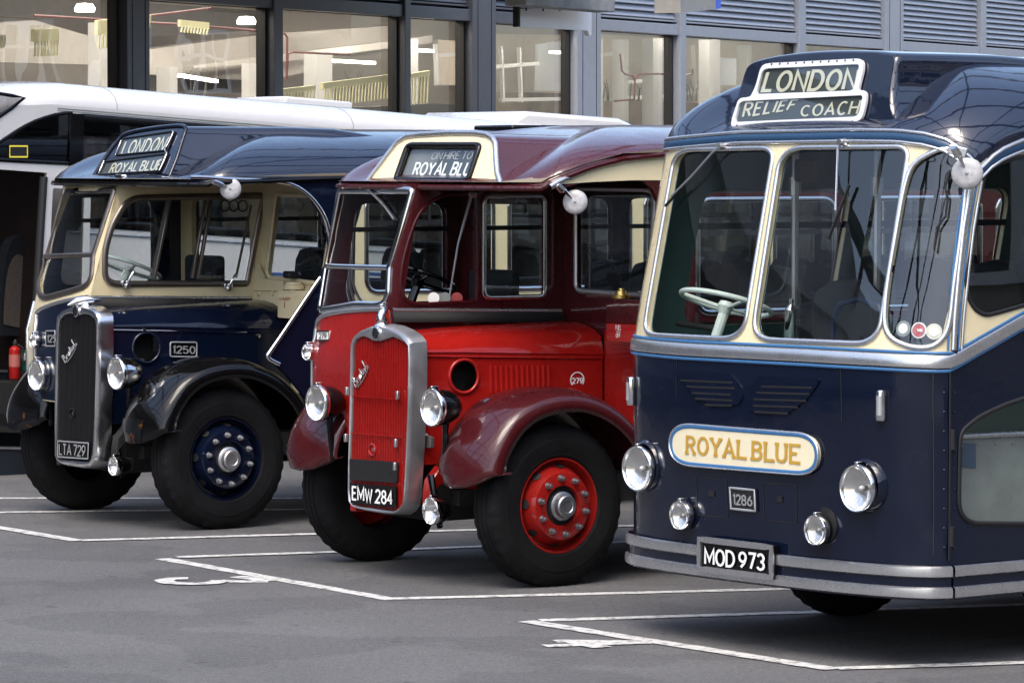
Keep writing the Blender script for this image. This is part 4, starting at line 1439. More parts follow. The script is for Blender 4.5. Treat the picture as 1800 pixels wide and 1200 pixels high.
def coach3():
    root = empty('vintage_coach', F3, 'navy and cream full-fronted coach with three rounded front windows and plate MOD 973', 'coach', 'vintage coaches parked in the bays')
    S = S3
    zgt = sorted([(-9, 2.60), (-1.35, 2.60)] + [S.hit(u, v) for u, v in [(1300, 240), (1400, 238), (1500, 236), (1580, 237), (1630, 243), (1665, 254), (1690, 271), (1708, 288), (1722, 304)]])
    zgt = [p for p in zgt]
    sm = max(p[0] for p in zgt)
    zgt += [(sm + .02, zgt[-1][1] + .015)] + [S.hit(u, v) for u, v in [(1742, 282), (1765, 266), (1800, 252)]]
    zgt.sort()
    zgt += [(zgt[-1][0] + .5, 2.66), (12, 2.66)]
    zg = lambda a: interp(zgt, a)
    zbt = sorted([(-9, 1.535), (-1.2, 1.535)] + [S.hit(u, v) for u, v in [(1200, 614.5), (1310, 620), (1420, 625.5), (1540, 632), (1620, 636), (1667, 637)]])
    zbt += sorted([S.hit(u, v) for u, v in [(1690, 626), (1715, 611), (1745, 594), (1800, 562)]])
    e = zbt[-1]
    zbt += [(e[0] + .25, e[1] + .06), (e[0] + .5, e[1] + .05), (e[0] + .8, 1.69), (e[0] + 1.1, 1.59), (e[0] + 1.5, 1.54), (12, 1.535)]
    zb = lambda a: interp(zbt, a)
    LEN = 8.6
    seam = S.hit(1670, 800)[0]
    grid = lambda f, d=0.0: [(x, f(x) + d) for x in [-LEN + L1 * 0 + .0] + [-LEN + (LEN - 1.5) * k / 8 for k in range(1, 8)] + [-1.5 + 3.9 * k / 60 for k in range(61)] + [2.6, 3.2, 4, 5, 6, 7, LEN]]
    top = grid(zg)
    mid = grid(zb)
    # windows
    wa = H(S, rr([(1188, 264), (1362, 260), (1307, 597), (1132, 588)], [30, 24, 42, 24], 8))
    wb = H(S, rr([(1374, 260), (1599, 258), (1543, 605), (1322, 596)], [42, 24, 42, 38], 8))
    wc = H(S, cr([(1640, 268), (1665, 262), (1690, 272), (1702, 300), (1697, 345), (1688, 420), (1677, 500), (1670, 560), (1660, 590), (1640, 608), (1612, 611), (1582, 603), (1562, 588), (1555, 560), (1560, 500), (1575, 410), (1590, 330), (1606, 290)], True, 3))
    dw = H(S, cr([(1698, 490), (1699, 508), (1703, 525), (1712, 541), (1722, 549), (1731, 552.5), (1742, 552), (1770, 544.5), (1800, 536)], n=3)) + [(S.hit(1800, 536)[0] + .35, 1.86), (S.hit(1800, 536)[0] + .35, 2.50)] + H(S, cr([(1800, 275), (1785, 278), (1770, 282), (1752, 289), (1740, 297), (1732, 307), (1727, 322), (1722, 345)], n=3))
    sw = []
    x0s = S.hit(1800, 536)[0] + 1.0
    for k in range(4):
        a = x0s + k * 1.25
        sw.append(rr([(a, 1.74), (a + 1.1, 1.74), (a + 1.1, 2.42), (a, 2.42)], .12))
    ow = []
    for k in range(5):
        a = -(L1 + .22 + k * 1.25)
        ow.append(rr([(a - 1.1, 1.62), (a, 1.62), (a, 2.36), (a - 1.1, 2.36)], .12))
    up = panel('upper_body', CREAM, root, S, mid + top[::-1], [wa, wb, wc, dw] + sw + ow, .03, res=.12, edge=.05)
    panel('inner_lining', TEAL, root, S, mid + top[::-1], [wa, wb, wc, dw] + sw + ow, .004, res=.12, edge=.05, off=-.034)
    for w_, nm in ((wa, 'windscreen'), (wb, 'windscreen'), (wc, 'corner_window'), (dw, 'door_window')):
        g = panel(nm, GLASS, root, S, w_, thick=0, res=.12, edge=.05, off=-.012)
        if nm != 'door_window':
            molding('window_frame', ALU, g, S, dense(w_, .03), .027, .014)
        else:
            molding('window_rubber', BLACK, g, S, dense(w_, .03), .022, .008)
    for w_ in sw + ow:
        g = panel('side_window', GLASS, root, S, w_, thick=0, off=-.012)
        molding('window_frame', CHROME, g, S, w_, .035, .015)
        xs = [p[0] for p in w_]
        q0, q1 = S.at(min(xs), 2.16, -.03), S.at(max(xs), 2.16, -.03)
        b = MB().bar(q0, q1, .02, .035)
        b.bar((q0 + q1) / 2, (q0 + q1) / 2 + Vector((0, 0, .2)), .02, .03)
        b.build('sliding_light_bar', BLACK, g)
    # lower body
    dl = H(S, cr([(1687, 785), (1688, 772), (1691, 760), (1699, 750), (1718, 735), (1740, 723), (1770, 710), (1800, 700)], n=3))
    ex = dl[-1][0] + .35
    dl = dl + [(ex, dl[-1][1] + .05), (ex, .71)] + H(S, cr([(1800, 920), (1740, 919.5), (1718, 919), (1705, 916), (1695, 909), (1688, 897), (1685.5, 880), (1685.5, 860)], n=3))
    bot = [(LEN, .40)]
    for sgn in (1, -1):
        s0 = L1 + x03(.6) - RC
        pts = [(sgn * (s0 + .60 * math.cos(R(k))), .40 + max(0, .58 * math.sin(R(k)))) for k in range(0, 181, 15)]
        bot += pts if sgn > 0 else pts[::-1]
    bot.append((-LEN, .40))
    lh = []
    for u, v, r_ in ((1123, 823, .100), (1509, 858, .100), (1198, 905, .062), (1436, 931, .062)):
        q = S.hit(u, v)
        lh.append(circle(q[0], q[1], r_, 20))
    lo = panel('lower_body', NAVY, root, S, mid + bot, [dl] + lh, .03, res=.14, edge=.06)
    g = panel('door_lower_window', GLASS, root, S, dl, thick=0, off=-.014)
    molding('window_rubber', BLACK, g, S, dense(dl, .04), .024, .010)
    # bands
    BANDP = [(-.5, 0), (-.5, .8), (-.42, 1), (.42, 1), (.5, .8), (.5, 0)]
    wb_ = molding('waist_band', ALU, root, S, grid(zb), .062, .014, closed=False, prof=BANDP)
    for d in (.044, -.044):
        molding('blue_line', LINEBLUE, wb_, S, grid(zb, d), .016, .006, closed=False, base=.003)
    cb_ = molding('cornice_band', mat('cornice_blue', (.018, .055, .12), .35), root, S, grid(zg, -.008), .036, .012, closed=False, prof=BANDP)
    for d in (.020, -.036):
        molding('cornice_bead', ALU, cb_, S, grid(zg, d), .020, .018, closed=False)
    # door seam, corner strips, hinges
    molding('door_seam', BLACK, root, S, H(S, [(1670, 650), (1669.5, 800), (1668, 985)]), .012, .004, closed=False)
    path = H(S, [(1708, 318), (1703, 345), (1694, 400), (1685, 480), (1678, 560), (1675, 615)])
    cs = molding('corner_strip', ALU, root, S, path, .030, .018, closed=False)
    for d in (-.030, .030):
        molding('blue_line', LINEBLUE, cs, S, [(a + d, b) for a, b in path], .012, .006, closed=False)
    molding('corner_strip', ALU, root, S, [(a + .055, b) for a, b in path], .016, .012, closed=False)
    for (u, v) in ((1679, 605), (1674, 772), (1672, 942)):
        p = loc_of(S, u, v)
        MB().lathe([(-.05, .014), (.05, .014)], p, (0, 0, 1), 10, True, True).build('door_hinge', BLACK, root)
    # roof
    base, spine, pw = [], [], []
    for a in [-LEN, -6, -4, -3, -2.4, -2, -1.8] + [-1.7 + 3.6 * k / 72 for k in range(73)] + [2.0, 2.2, 2.6, 3.2, 4, 6, LEN]:
        p = S.pos(a, zg(a))
        base.append(p)
        t = min(1, abs(a) / 1.5)
        f = 1 - min(1, max(0, (abs(a) - .5) / 1.9))
        f = f * f * (3 - 2 * f)
        spine.append(Vector((p.x - 1.3 * f, p.y * .10, 3.075)))
        kk = min(1, max(0, (abs(a) - .62) / .80))
        pw.append(.50 + .45 * kk * kk * (3 - 2 * kk))
    rf = dome('roof', NAVYR, root, base, spine, 22, pw, .86)
    ce = MB().add([b + Vector((0, 0, .02)) for b in base], [tuple(range(len(base)))])
    ce.build('ceiling', CEILG, rf, smooth=0)
    MB().box((-2.2, .0, 3.10), (.8, .6, .05)).build('roof_ventilator', BLACKP, rf, bevel=.02)
    # destination box
    SD = SX(F3, 1.062, -.29, 2.725)
    f = H(SD, cr([(1271, 226), (1277, 212), (1284, 192), (1294, 158), (1304, 124), (1311, 112), (1325, 105), (1360, 97), (1410, 91), (1470, 88), (1530, 89), (1560, 92), (1570, 95), (1574, 103), (1570, 130), (1567, 160), (1568, 190), (1578, 216)], n=4))
    loops = []
    for dx, ky, kz in ((0, .965, .965), (-.006, .978, .978), (-.018, .990, .990), (-.036, .997, .997), (-.06, 1.0, 1.0), (-.12, 1.012, 1.0), (-.22, 1.03, 1.0), (-.35, 1.05, 1.0), (-.55, 1.10, .995), (-.75, 1.16, .99), (-1.4, 1.3, .85)):
        loops.append([Vector((SD.X(0, z) + dx - .01, .03 + (y - .03) * ky, 2.66 + (z - 2.66) * kz)) for y, z in f])
    b = MB().loft(loops, closed=False).build('destination_box', NAVYR, rf, smooth=70)
    md = b.modifiers.new('smooth', 'SUBSURF')
    md.levels = md.render_levels = 2
    panel('destination_panel', NAVY, b, SD, [(.03 + (y - .03) * .966, 2.66 + (z - 2.66) * .966) for y, z in f], [], .012, off=-.009)
    cp = lambda pts: [(1180 + x * .2111, 80 + y * .2111) for x, y in pts]
    fo = H(SD, rr(cp([(790, 150), (1612, 108), (1614, 200), (1572, 372), (1642, 376), (1636, 470), (1598, 634), (505, 686), (520, 600), (575, 440), (672, 428), (715, 340), (755, 190)]), [14, 12, 8, 4, 10, 6, 14, 12, 8, 8, 5, 8, 6], 4))
    u_ = H(SD, rr(cp([(775, 194), (1582, 156), (1530, 376), (716, 406)]), [10, 6, 8, 8], 4))
    l_ = H(SD, rr(cp([(582, 464), (1610, 414), (1570, 592), (540, 638)]), [10, 6, 10, 8], 4))
    fr = panel('blind_frame', ALU, b, SD, fo, [u_, l_], .014, off=.012)
    fr.data.materials[0] = MATS.get('blind_frame_white') or mat('blind_frame_white', (.74, .74, .74), .4, .3, var=.05)
    for k in range(11):
        for (x0, y0, x1, y1) in ((850, 158, 1530, 124), (560, 668, 1520, 634)):
            t = k / 10
            p = loc_of(SD, *cp([(x0 + (x1 - x0) * t, y0 + (y1 - y0) * t)])[0], .012)
            MB().lathe([(0, .0065), (.002, .005), (.003, 0)], p, (1, 0, 0.29), 8).build('frame_screw', BLACK, fr)
    for w_ in (u_, l_):
        panel('destination_blind', BLINDBLACK, fr, SD, w_, thick=.002, off=-.004)
        panel('blind_glass', GLASS, fr, SD, w_, thick=0, off=.006)
    lettering('destination_lettering', IVORY, fr, SD, cp([(742, 392), (1535, 378), (1580, 190), (795, 212)]), 'LONDON', .17, .24, off=.0)
    lettering('destination_lettering', IVORY, fr, SD, cp([(585, 606), (1020, 535), (1072, 446), (618, 470)]), 'RELIEF', .16, .28, off=.0)
    lettering('destination_lettering', IVORY, fr, SD, cp([(1070, 594), (1550, 578), (1590, 448), (1085, 502)]), 'COACH', .15, .26, off=.0)
    # wing shaped ventilation pressings
    c6 = lambda pts: [(1080 + x * .5333, 560 + y * .5333) for x, y in pts]
    for poly, lines in (([(190, 172), (388, 181), (402, 200), (422, 222), (426, 258), (412, 284), (330, 284), (275, 262), (245, 222)],
                         [((220, 196), (398, 203)), ((240, 216), (405, 222)), ((258, 237), (392, 243)), ((268, 256), (398, 262)), ((300, 276), (396, 279))]),
                        ([(480, 190), (684, 197), (662, 232), (640, 262), (600, 292), (575, 312), (452, 305), (446, 240), (462, 208)],
                         [((486, 216), (660, 220)), ((470, 236), (650, 241)), ((460, 258), (640, 263)), ((460, 279), (612, 284)), ((462, 299), (580, 305))])):
        pn = panel('wing_louvre', NAVY, lo, S, H(S, rr(c6(poly), 6, 3)), thick=.010, off=.009, res=.1)
        for a, b2 in lines:
            molding('louvre_gap', BLACK, pn, S, dense(H(S, c6([(a[0] + 3, a[1] + 7), (b2[0] - 3, b2[1] + 7)])), .1, False), .010, .0015, closed=False, base=.0095, prof=FLAT)
    for pts in ([(1478, 642), (1480, 742)], [(1190, 625), (1189, 700)], [(1640, 652), (1641, 975)]):
        molding('panel_seam', BLACK, lo, S, dense(H(S, pts), .1, False), .005, .0012, closed=False, prof=FLAT)
    for k in range(9):
        for u in (1660, 1678):
            q = loc_of(S, u, 690 + k * 34, .0)
            MB().lathe([(0, .006), (.002, .004), (.003, 0)], q, normal(S, *S.hit(u, 690 + k * 34)), 8).build('rivet', NAVY, lo)
    # name board
    ob = H(S, rr(c6([(193, 342), (681, 380), (681, 517), (193, 478)]), 40, 10))
    nb = panel('name_board', mat('board_cream', (.76, .69, .49), .4, var=.02), root, S, ob, thick=.02, off=.022, res=.12)
    molding('board_rim', LINEBLUE, nb, S, dense(H(S, rr(c6([(199, 349), (675, 386), (675, 511), (199, 473)]), 37, 10)), .04), .020, .006, base=.021)
    molding('board_edge', ALU, nb, S, dense(ob, .04), .012, .012, base=.016)
    q = [Vector(p) for p in H(S, c6([(247, 444), (622, 479), (623, 412), (248, 383)]))]
    lettering('board_lettering', GOLD, nb, S, [tuple(p) for p in q], 'ROYAL BLUE', .17, .26, off=.025, serif=True, px=False)
    # fleet number
    pl = panel('fleet_number_plate', BLACK, root, S, H(S, rr(c6([(384, 553), (470, 561), (474, 636), (389, 628)]), 2)), thick=.01, off=.014)
    molding('plate_rim', LETTERALU, pl, S, dense(H(S, c6([(387, 556), (468, 564), (471, 633), (391, 625)])), .03), .012, .005, base=.014)
    lettering('fleet_number', LETTERALU, pl, S, c6([(400, 612), (464, 618), (463, 581), (398, 575)]), '1286', .18, .2, off=.018)
    for pts in ([(270, 520), (370, 530), (375, 655), (275, 645)], [(490, 540), (600, 548), (602, 672), (495, 664)]):
        hp = molding('access_hatch', BLACK, lo, S, dense(H(S, rr(c6(pts), 3)), .05), .005, .0012, prof=FLAT)
        cx, cy = sum(p[0] for p in pts) / 4, sum(p[1] for p in pts) / 4 - 12
        p = loc_of(S, *c6([(cx, cy)])[0], .004)
        MB().box(p, (.006, .04, .03)).build('hatch_lock', BLACK, hp)
    # bumper and number plate
    bm_ = None
    def run(a, b):
        n = max(2, int((b - a) / .05))
        return [a + (b - a) * k / n for k in range(n + 1)]
    RND = [(-.5, 0), (-.5, .6), (-.38, .95), (0, 1.0), (.38, .95), (.5, .6), (.5, 0)]
    for a, b2 in ((-L1 - .35, seam - .006), (seam + .006, seam + .9)):
        nk = molding('bumper', NAVY, root, S, [(x, .44) for x in run(a, b2)], .17, .022, closed=False, prof=FLAT)
        for z in (.494, .390):
            molding('bumper_strip', ALU, nk, S, [(x, z) for x in run(a, b2)], .060, .038, closed=False, base=.0, prof=RND)
    pt = panel('number_plate', BLACKP, root, S, H(S, c6([(302, 717), (550, 746), (549, 857), (302, 827)])), thick=.04, off=.052)
    molding('plate_rim', ALU, pt, S, dense(H(S, c6([(307, 723), (544, 751), (543, 849), (307, 821)])), .05), .032, .010, base=.050, prof=FLAT)
    lettering('plate_lettering', WHITE, pt, S, c6([(324, 808), (524, 829), (524, 771), (324, 751)]), 'MOD 973', .17, .2, off=.057)
    # lamps
    SL = SX(F3, 1.426)
    for (u, v) in ((1123, 823), (1509, 858)):
        p = loc_of(SL, u, v)
        lm = lamp(root, 'headlamp', p, .114, NAVY, depth=.20)
        fa = MB()
        fa.lathe([(-.018, .124), (-.035, .138), (-.07, .146), (-.14, .140), (-.22, .10)], p + Vector((0, 0, .010)), (1, 0, 0), 32)
        fa.build('lamp_fairing', NAVY, lm, smooth=60)
    for (u, v) in ((1198, 905), (1436, 931)):
        p = loc_of(SX(F3, 1.472), u, v)
        lm = lamp(root, 'fog_lamp', p, .074, BLACKP, depth=.09, ribs=True, rd=.7)
        MB().lathe([(-.02, .095), (.006, .093), (.007, .0)], p + Vector((-.05, 0, .02)), (1, 0, 0), 24).build('lamp_hole', BLACK, lm)
    for (u, v) in ((1114, 687), (1551, 712)):
        a, b2 = S.hit(u, v)
        p = S.at(a, b2, .0)
        n = normal(S, a, b2)
        m = MB().lathe([(-.075, .0), (-.075, .024), (-.062, .027), (.062, .027), (.075, .024), (.075, 0)], p + n * .012, (0, 0, 1), 16)
        o = m.build('marker_lamp', CHROME, root, smooth=40)
        MB().lathe([(-.048, .020), (.048, .020)], p + n * .022, (0, 0, 1), 14, True, True).build('marker_lens', LETTERALU, o, smooth=40)
    # licence discs inside the corner window
    DR = mat('disc_red_white', (.45, .07, .08), .5)
    for (u, v, m) in ((1583, 578, GREYIN), (1612, 581, DR), (1641, 583, IVORY)):
        a, b2 = S.hit(u, v)
        p = S.at(a, b2, -.03); n = normal(S, a, b2)
        o = MB().lathe([(0, .040), (.003, .040), (.004, 0)], p, n, 24).build('licence_disc', m, root)
        if m is DR:
            MB().lathe([(.004, .040), (.006, .034)], p, n, 24).build('disc_edge', WHITE, o)
            MB().box(p + n * .006, (.004, .05, .014)).build('disc_band', WHITE, o)
        else:
            MB().lathe([(.004, .026), (.006, .024), (.006, 0)], p, n, 20).build('disc_face', WHITE, o)
    # mirror and wipers
    mirror(root, SY(F3, 1.32), (1700, 305), (1681, 268), .078, F3)
    MB().bar(loc_of(S, 1668, 262, .01), loc_of(S, 1700, 270, .01), .03, .05).build('mirror_bracket', ALUDARK, root, bevel=.006)
    cb = MB().tube([loc_of(S, u, v, .03) for u, v in [(1672, 300), (1664, 330), (1668, 350), (1664, 380), (1650, 400), (1645, 440)]], .007, 6)
    cb.build('lamp_cable', BLACK, root)
    wiper(root, S, [(1276, 257), (1262, 268), (1225, 310), (1190, 345)], ALUDARK, [(1205, 330), (1176, 362)], off=.035)
    wiper(root, S, [(1487, 250), (1481, 262), (1479, 320), (1477, 370)], ALU, [(1498, 325), (1461, 420)], off=.035)
    # inside
    MB().box((-3.4, 0, .93), (9.0, 2.10, .05)).build('floor', DARKIN, root)
    fl2 = MB().box((.75, -.35, .90), (1.0, 1.6, .05)).build('cab_floor', TEAL, root)
    SI = Shell(F3)
    class Inner(Shell):
        def at(s, a, b2, off=0.0): return Shell.at(s, a, b2, off - .045)
    SI = Inner(F3)
    panel('dash_lining', TEAL, root, SI, [(-2.2, .95), (1.0, .95), (1.0, 1.57), (-2.2, 1.57)], thick=.01, res=.15, edge=.1)
    MB().box((1.02, -.1, 1.53), (.42, 1.9, .05)).build('dashboard', TEAL, root, bevel=.02)
    seats(root, [-.75 - k * .8 for k in range(5)], (-.90, -.42, .42, .90), .95, h=1.02)
    ds = MB()
    ds.box((.30, -.6, 1.50), (.10, .46, .5)); ds.box((.52, -.6, 1.30), (.44, .48, .12)); ds.box((.52, -.6, 1.08), (.3, .3, .3))
    ds.build('driver_seat', SEAT, root, bevel=.04)
    steering(root, (1.05, -.6, 1.765), .245, PALEGREEN, (-.30, 0, .95), (1.25, None, 1.3))
    cs = MB()
    a = loc_of(SX(F3, .55), 1478, 560)
    cs.loft([[Vector((a.x + dx, a.y + s_ * .24, a.z + z)) for s_, z in [(-1, -.4), (-1, .05), (-.85, .14), (-.5, .19), (0, .21), (.5, .19), (.85, .14), (1, .05), (1, -.4)]] for dx in (-.12, -.10, 0)], True, True, True)
    cs.build('courier_seat', SEAT, root, bevel=.03)
    tb = MB()
    b0 = loc_of(SX(F3, .75), 1510, 600)
    tb.tube([b0 + Vector((0, -.20, -.2)), b0 + Vector((0, -.20, .10)), b0 + Vector((0, -.15, .19)), b0 + Vector((0, 0, .22)), b0 + Vector((0, .15, .19)), b0 + Vector((0, .20, .10)), b0 + Vector((0, .20, -.2))], .015, 8)
    tb.build('seat_rail', mat('blue_tube', (.006, .016, .045), .4), root)
    for (u, v0, v1, xx) in ((1397, 330, 590, .45), (1541, 310, 590, .35)):
        p0, p1 = loc_of(SX(F3, xx), u, v1), loc_of(SX(F3, xx), u + 6, v0)
        pl_ = MB().tube([Vector((p0.x, p0.y, .95)), Vector((p1.x, p0.y, 2.6))], .020, 8)
        pl_.lathe([(-.05, .035), (.05, .035)], Vector((p0.x, p0.y, 2.38)), (0, 0, 1), 10, True, True)
        pl_.build('hand_pole', ALUDARK, root)
    e0, e1 = loc_of(SX(F3, .95), 1388, 596), loc_of(SX(F3, .95), 1391, 535)
    ee = MB().lathe([(0, 0), (0, .030), (.01, .034), ((e1 - e0).length * .85, .034), ((e1 - e0).length * .93, .022), ((e1 - e0).length, .012), ((e1 - e0).length + .03, .012), ((e1 - e0).length + .032, 0)], e0, e1 - e0, 20)
    ee.build('pump_cylinder', CHROME, root)
    MB().box((e0 + e1) / 2 + Vector((-.04, 0, 0)), (.03, .09, .02)).build('cylinder_clip', BLACK, root)
    lv = MB()
    l0 = loc_of(SX(F3, 1.05), 1225, 570)
    lv.tube([l0 + Vector((0, -.16, .0)), l0 + Vector((0, .14, -.02))], .016, 8)
    lv.tube([l0 + Vector((0, .0, .0)), l0 + Vector((0, .0, .06))], .012, 6)
    lv.build('column_lever', BLACK, root)
    cab_mirror = loc_of(SX(F3, .7), 1418, 300)
    MB().box(cab_mirror, (.03, .18, .12)).build('inside_mirror', DARKIN, root, bevel=.02)
    # lower door inside: step panel and linings
    SP = SY(F3, 1.10)
    sp = panel('step_panel', GREYIN, root, SP, [(1.13, .45), (1.13, 1.15), (-.6, 1.13), (-.6, .45)], thick=.03)
    for k in range(12):
        p = Vector((1.1 - k * .12, 1.105, 1.10))
        MB().lathe([(0, .007), (.004, .005), (.005, 0)], p, (0, 1, 0), 8).build('panel_rivet', ALUDARK, sp)
    molding('panel_cap', ALU, sp, SP, [(1.16, 1.15), (-.6, 1.13)], .03, .02, closed=False)
    panel('step_blue_panel', mat('faded_blue', (.035, .075, .14), .5), sp, SP, H(SP, [(1690, 778), (1714, 779), (1714, 822), (1690, 820)]), thick=.004, off=.006)
    MB().box((.25, .80, 1.30), (1.7, .03, .60)).build('inner_partition', TEAL, root)
    MB().box((.2, .75, .42), (1.5, .6, .05)).build('door_step', GREYIN, root)
    hd = loc_of(SY(F3, .7), 1750, 735)
    MB().tube([hd, hd + Vector((-.06, .02, .02)), hd + Vector((-.12, .02, -.05)), hd + Vector((-.15, .0, -.08))], .014, 8).build('door_handle', CHROME, root)
    # wheels, chassis
    for sd in (1, -1):
        wheel(root, .98 if sd > 0 else -.90, sd, NAVY, x=-.11)
    MB().box((-3.6, 0, .62), (8.6, 1.3, .36)).build('chassis', SOOT, root)
    MB().box((.9, .0, .66), (.7, 2.0, .5)).build('front_underframe', SOOT, root)
    return root
BUS_FULL = coach3()

# ------------------------------------------------------------------ modern white coach behind, standing nose-up on the slope
FC = Frame(36, 0, 838, 0, 1.25, pitch=.0646)
def modern_coach():
    root = empty('modern_coach', FC, 'white modern coach parked behind the vintage coaches with its front door open', 'coach')
    SN, SO = SY(FC, 1.25), SY(FC, -1.25, -1)
    xr = -11.5
    qw = H(SN, cr([(-60, 283), (-30, 266), (0, 250), (30, 230), (60, 214), (95, 202.5), (125, 198)], n=2)) + H(SN, [(128, 288), (-60, 278)])
    ws = H(SN, [(-70, 215), (-50, 190), (0, 165), (43, 172), (20, 190), (0, 204), (-40, 238)])
    dx0 = SN.hit(78, 400)[0]
    door = [(.55, .30), (dx0, .30), (dx0, 2.44), (.55, 2.44)]
    x1 = SN.hit(133, 250)[0]
    band = rr([(x1, 2.06), (xr + .5, 2.06), (xr + .5, 2.90), (x1, 2.90)], .06)
    out = [(.95, .30), (.98, 1.3), (.85, 2.0), (.55, 2.6), (.25, 2.93), (-.3, 2.99), (xr, 2.99), (xr, .35)]
    for S, hs in ((SN, [qw, ws, door, band]), (SO, [band])):
        panel('side_panel', COACHWHITE, root, S, out, hs, .04)
        g = panel('side_window', GLASSD, root, S, band, thick=0, off=.004)
        molding('window_seal', BLACKP, g, S, band, .07, .012)
        xx = x1 - 1.4
        while xx > xr + .8:
            MB().box((xx, S.at(xx, 2.5, -.06).y, 2.48), (.09, .03, .84)).build('window_pillar', BLACK, g)
            xx -= 1.42
    for w_, nm in ((qw, 'quarter_window'), (ws, 'windscreen')):
        g = panel(nm, GLASSD, root, SN, w_, thick=0, off=-.006)
        molding('window_seal', BLACKP, g, SN, dense(w_, .1), .03, .010)
    ys = H(SN, [(16, 257), (47, 257), (47, 276), (16, 276)])
    yl = panel('notice', BLACK, root, SN, ys, thick=.003, off=.010)
    molding('notice_edge', YELLOW, yl, SN, ys, .014, .003, base=.010, prof=FLAT)
    # pillar between the two windows
    panel('black_pillar', BLACKP, root, SN, [(x1 + .06, 2.0), (x1 - .06, 2.0), (x1 - .06, 2.93), (x1 + .06, 2.93)], thick=.004, off=.014)
    # roof with rounded cove
    rb = MB()
    prof = [(1.25, 2.985), (1.245, 3.03), (1.20, 3.09), (1.10, 3.145), (.95, 3.18), (.6, 3.20), (0, 3.21)]
    prof = prof + [(-y, z) for y, z in prof[::-1][1:]]
    xs = [.28, .1, -.15, -.5, -1.0, -2, -4, -6, -8, -10, xr]
    loops = []
    for x in xs:
        k = max(0, min(1, (x + .5) / .78))
        loops.append([Vector((x, y * (1 - .06 * k * k), z - .22 * k * k * (z - 2.6) / .6)) for y, z in prof])
    rb.loft(loops, closed=False)
    rb.build('roof', COACHWHITE, root, smooth=60)
    xg = FC.hit(905, 213, 1, .8).x
    ac = MB()
    ac.loft([[Vector((x, y, z)) for y, z in ((-w_, 3.15), (-w_, z1 - .03), (-w_ + .05, z1), (w_ - .05, z1), (w_, z1 - .03), (w_, 3.15))] for x, w_, z1 in ((xg, .78, 3.205), (xg - .14, .80, 3.30), (xg - 1.18, .80, 3.31), (xg - 1.5, .78, 3.22))], True, True, True)
    ac.build('air_conditioning_unit', COACHWHITE, root, bevel=.01)
    # front
    MB().loft([[Vector((x, y, z)) for x, z in ((.95, .3), (.98, 1.3), (.85, 2.0))] for y in (-1.22, 1.22)], False).build('front_panel', COACHWHITE, root)
    MB().loft([[Vector((x, y, z)) for x, z in ((.84, 2.02), (.55, 2.6), (.26, 2.95))] for y in (-1.2, 1.2)], False).build('front_windscreen', GLASSD, root)
    MB().box((xr, 0, 1.7), (.05, 2.48, 2.7)).build('rear_panel', COACHWHITE, root)
    # blue stripes on the lower side
    stripes = [H(SN, [(u, v), (u + 60, v + 3), (u + 60, v + 8), (u, v + 5)]) for u, v in ((288, 449), (284, 459), (281, 469), (279, 479))]
    for k, p in enumerate(stripes):
        panel('side_stripe', STRIPEBLUE, root, SN, p, thick=.003, off=.004)
    for u in (470, 545, 640, 760, 1020):
        for k in range(2):
            panel('side_stripe', STRIPEBLUE, root, SN, H(SN, [(u, 478 + 9 * k), (u + 34, 480 + 9 * k), (u + 34, 485 + 9 * k), (u, 483 + 9 * k)]), thick=.003, off=.004)
    molding('roof_seam', GREYIN, root, SN, [(-.35, 2.962), (xr, 2.962)], .010, .003, closed=False, base=.001)
    molding('roof_seam', GREYIN, root, SN, [(-.35, 2.945), (xr, 2.945)], .006, .003, closed=False, base=.001)
    for k in range(5):
        x = -.9 - 2.3 * k
        MB().tube([Vector((x, y, z + .001)) for y, z in prof], .003, 4).build('roof_joint', GREYIN, root)
    MB().box((-3.4, .0, 3.235), (.7, .8, .07)).build('roof_hatch', COACHWHITE, root, bevel=.02)
    molding('side_rail', ALU, root, SN, [(x1, 1.98), (xr, 1.98)], .02, .01, closed=False)
    # doorway inside: steps, seat
    MB().box((-6.0, -.0, 1.0), (10.6, 2.3, .06)).build('floor', DARKIN, root)
    MB().box((.2, -.75, 1.6), (1.6, .04, 2.2)).build('doorway_lining', DARKIN, root)
    MB().box((-.62, .3, 1.6), (.04, 1.8, 2.4)).build('doorway_lining', DARKIN, root)
    NAVYSTEP = mat('step_vinyl', (.008, .012, .02), .5, var=.3)
    for k, (v, dy) in enumerate(((786, .0), (741, .28), (697, .56), (655, .84))):
        z = SN.hit(20, v)[1]
        st = MB().box((.2, 1.12 - dy - .3, z - .15), (1.5, .6, .30)).build('door_step', NAVYSTEP, root)
        MB().box((.2, 1.12 - dy + .003, z - .012), (1.5, .012, .018)).build('step_edge', ALUDARK, st)
    s1 = SY(FC, .35)
    sb = panel('front_seat', SEAT, root, s1, H(s1, cr([(2, 590), (4, 520), (8, 470), (18, 430), (30, 416), (50, 414), (60, 425), (66, 460), (66, 590)], n=3)), thick=.14)
    panel('seat_fabric', FABRIC, sb, s1, H(s1, cr([(6, 570), (8, 520), (14, 475), (24, 452), (34, 448), (44, 458), (51, 490), (52, 580)], n=3)), thick=.01, off=.012)
    # open plug door, swung out along the side
    SDo = SY(FC, 1.42)
    dl_ = H(SDo, rr([(82, 311), (160, 318), (150, 800), (52, 800)], 4))
    wd = H(SDo, rr([(93, 330), (150, 336), (140, 700), (75, 700)], 5))
    dr = panel('plug_door', COACHWHITE, root, SDo, dl_, [wd], .05)
    panel('door_glass', GLASSD, dr, SDo, wd, thick=0, off=-.02)
    molding('door_rubber', BLACK, dr, SDo, H(SDo, [(79, 311), (71, 440), (64, 560), (52, 790)]), .06, .05, closed=False, base=-.03)
    MB().box((-.3, .0, .45), (2.2, 2.2, .1)).build('underframe', SOOT, root)
    MB().box((-5.5, .0, .55), (11.0, 2.2, .4)).build('chassis', SOOT, root)
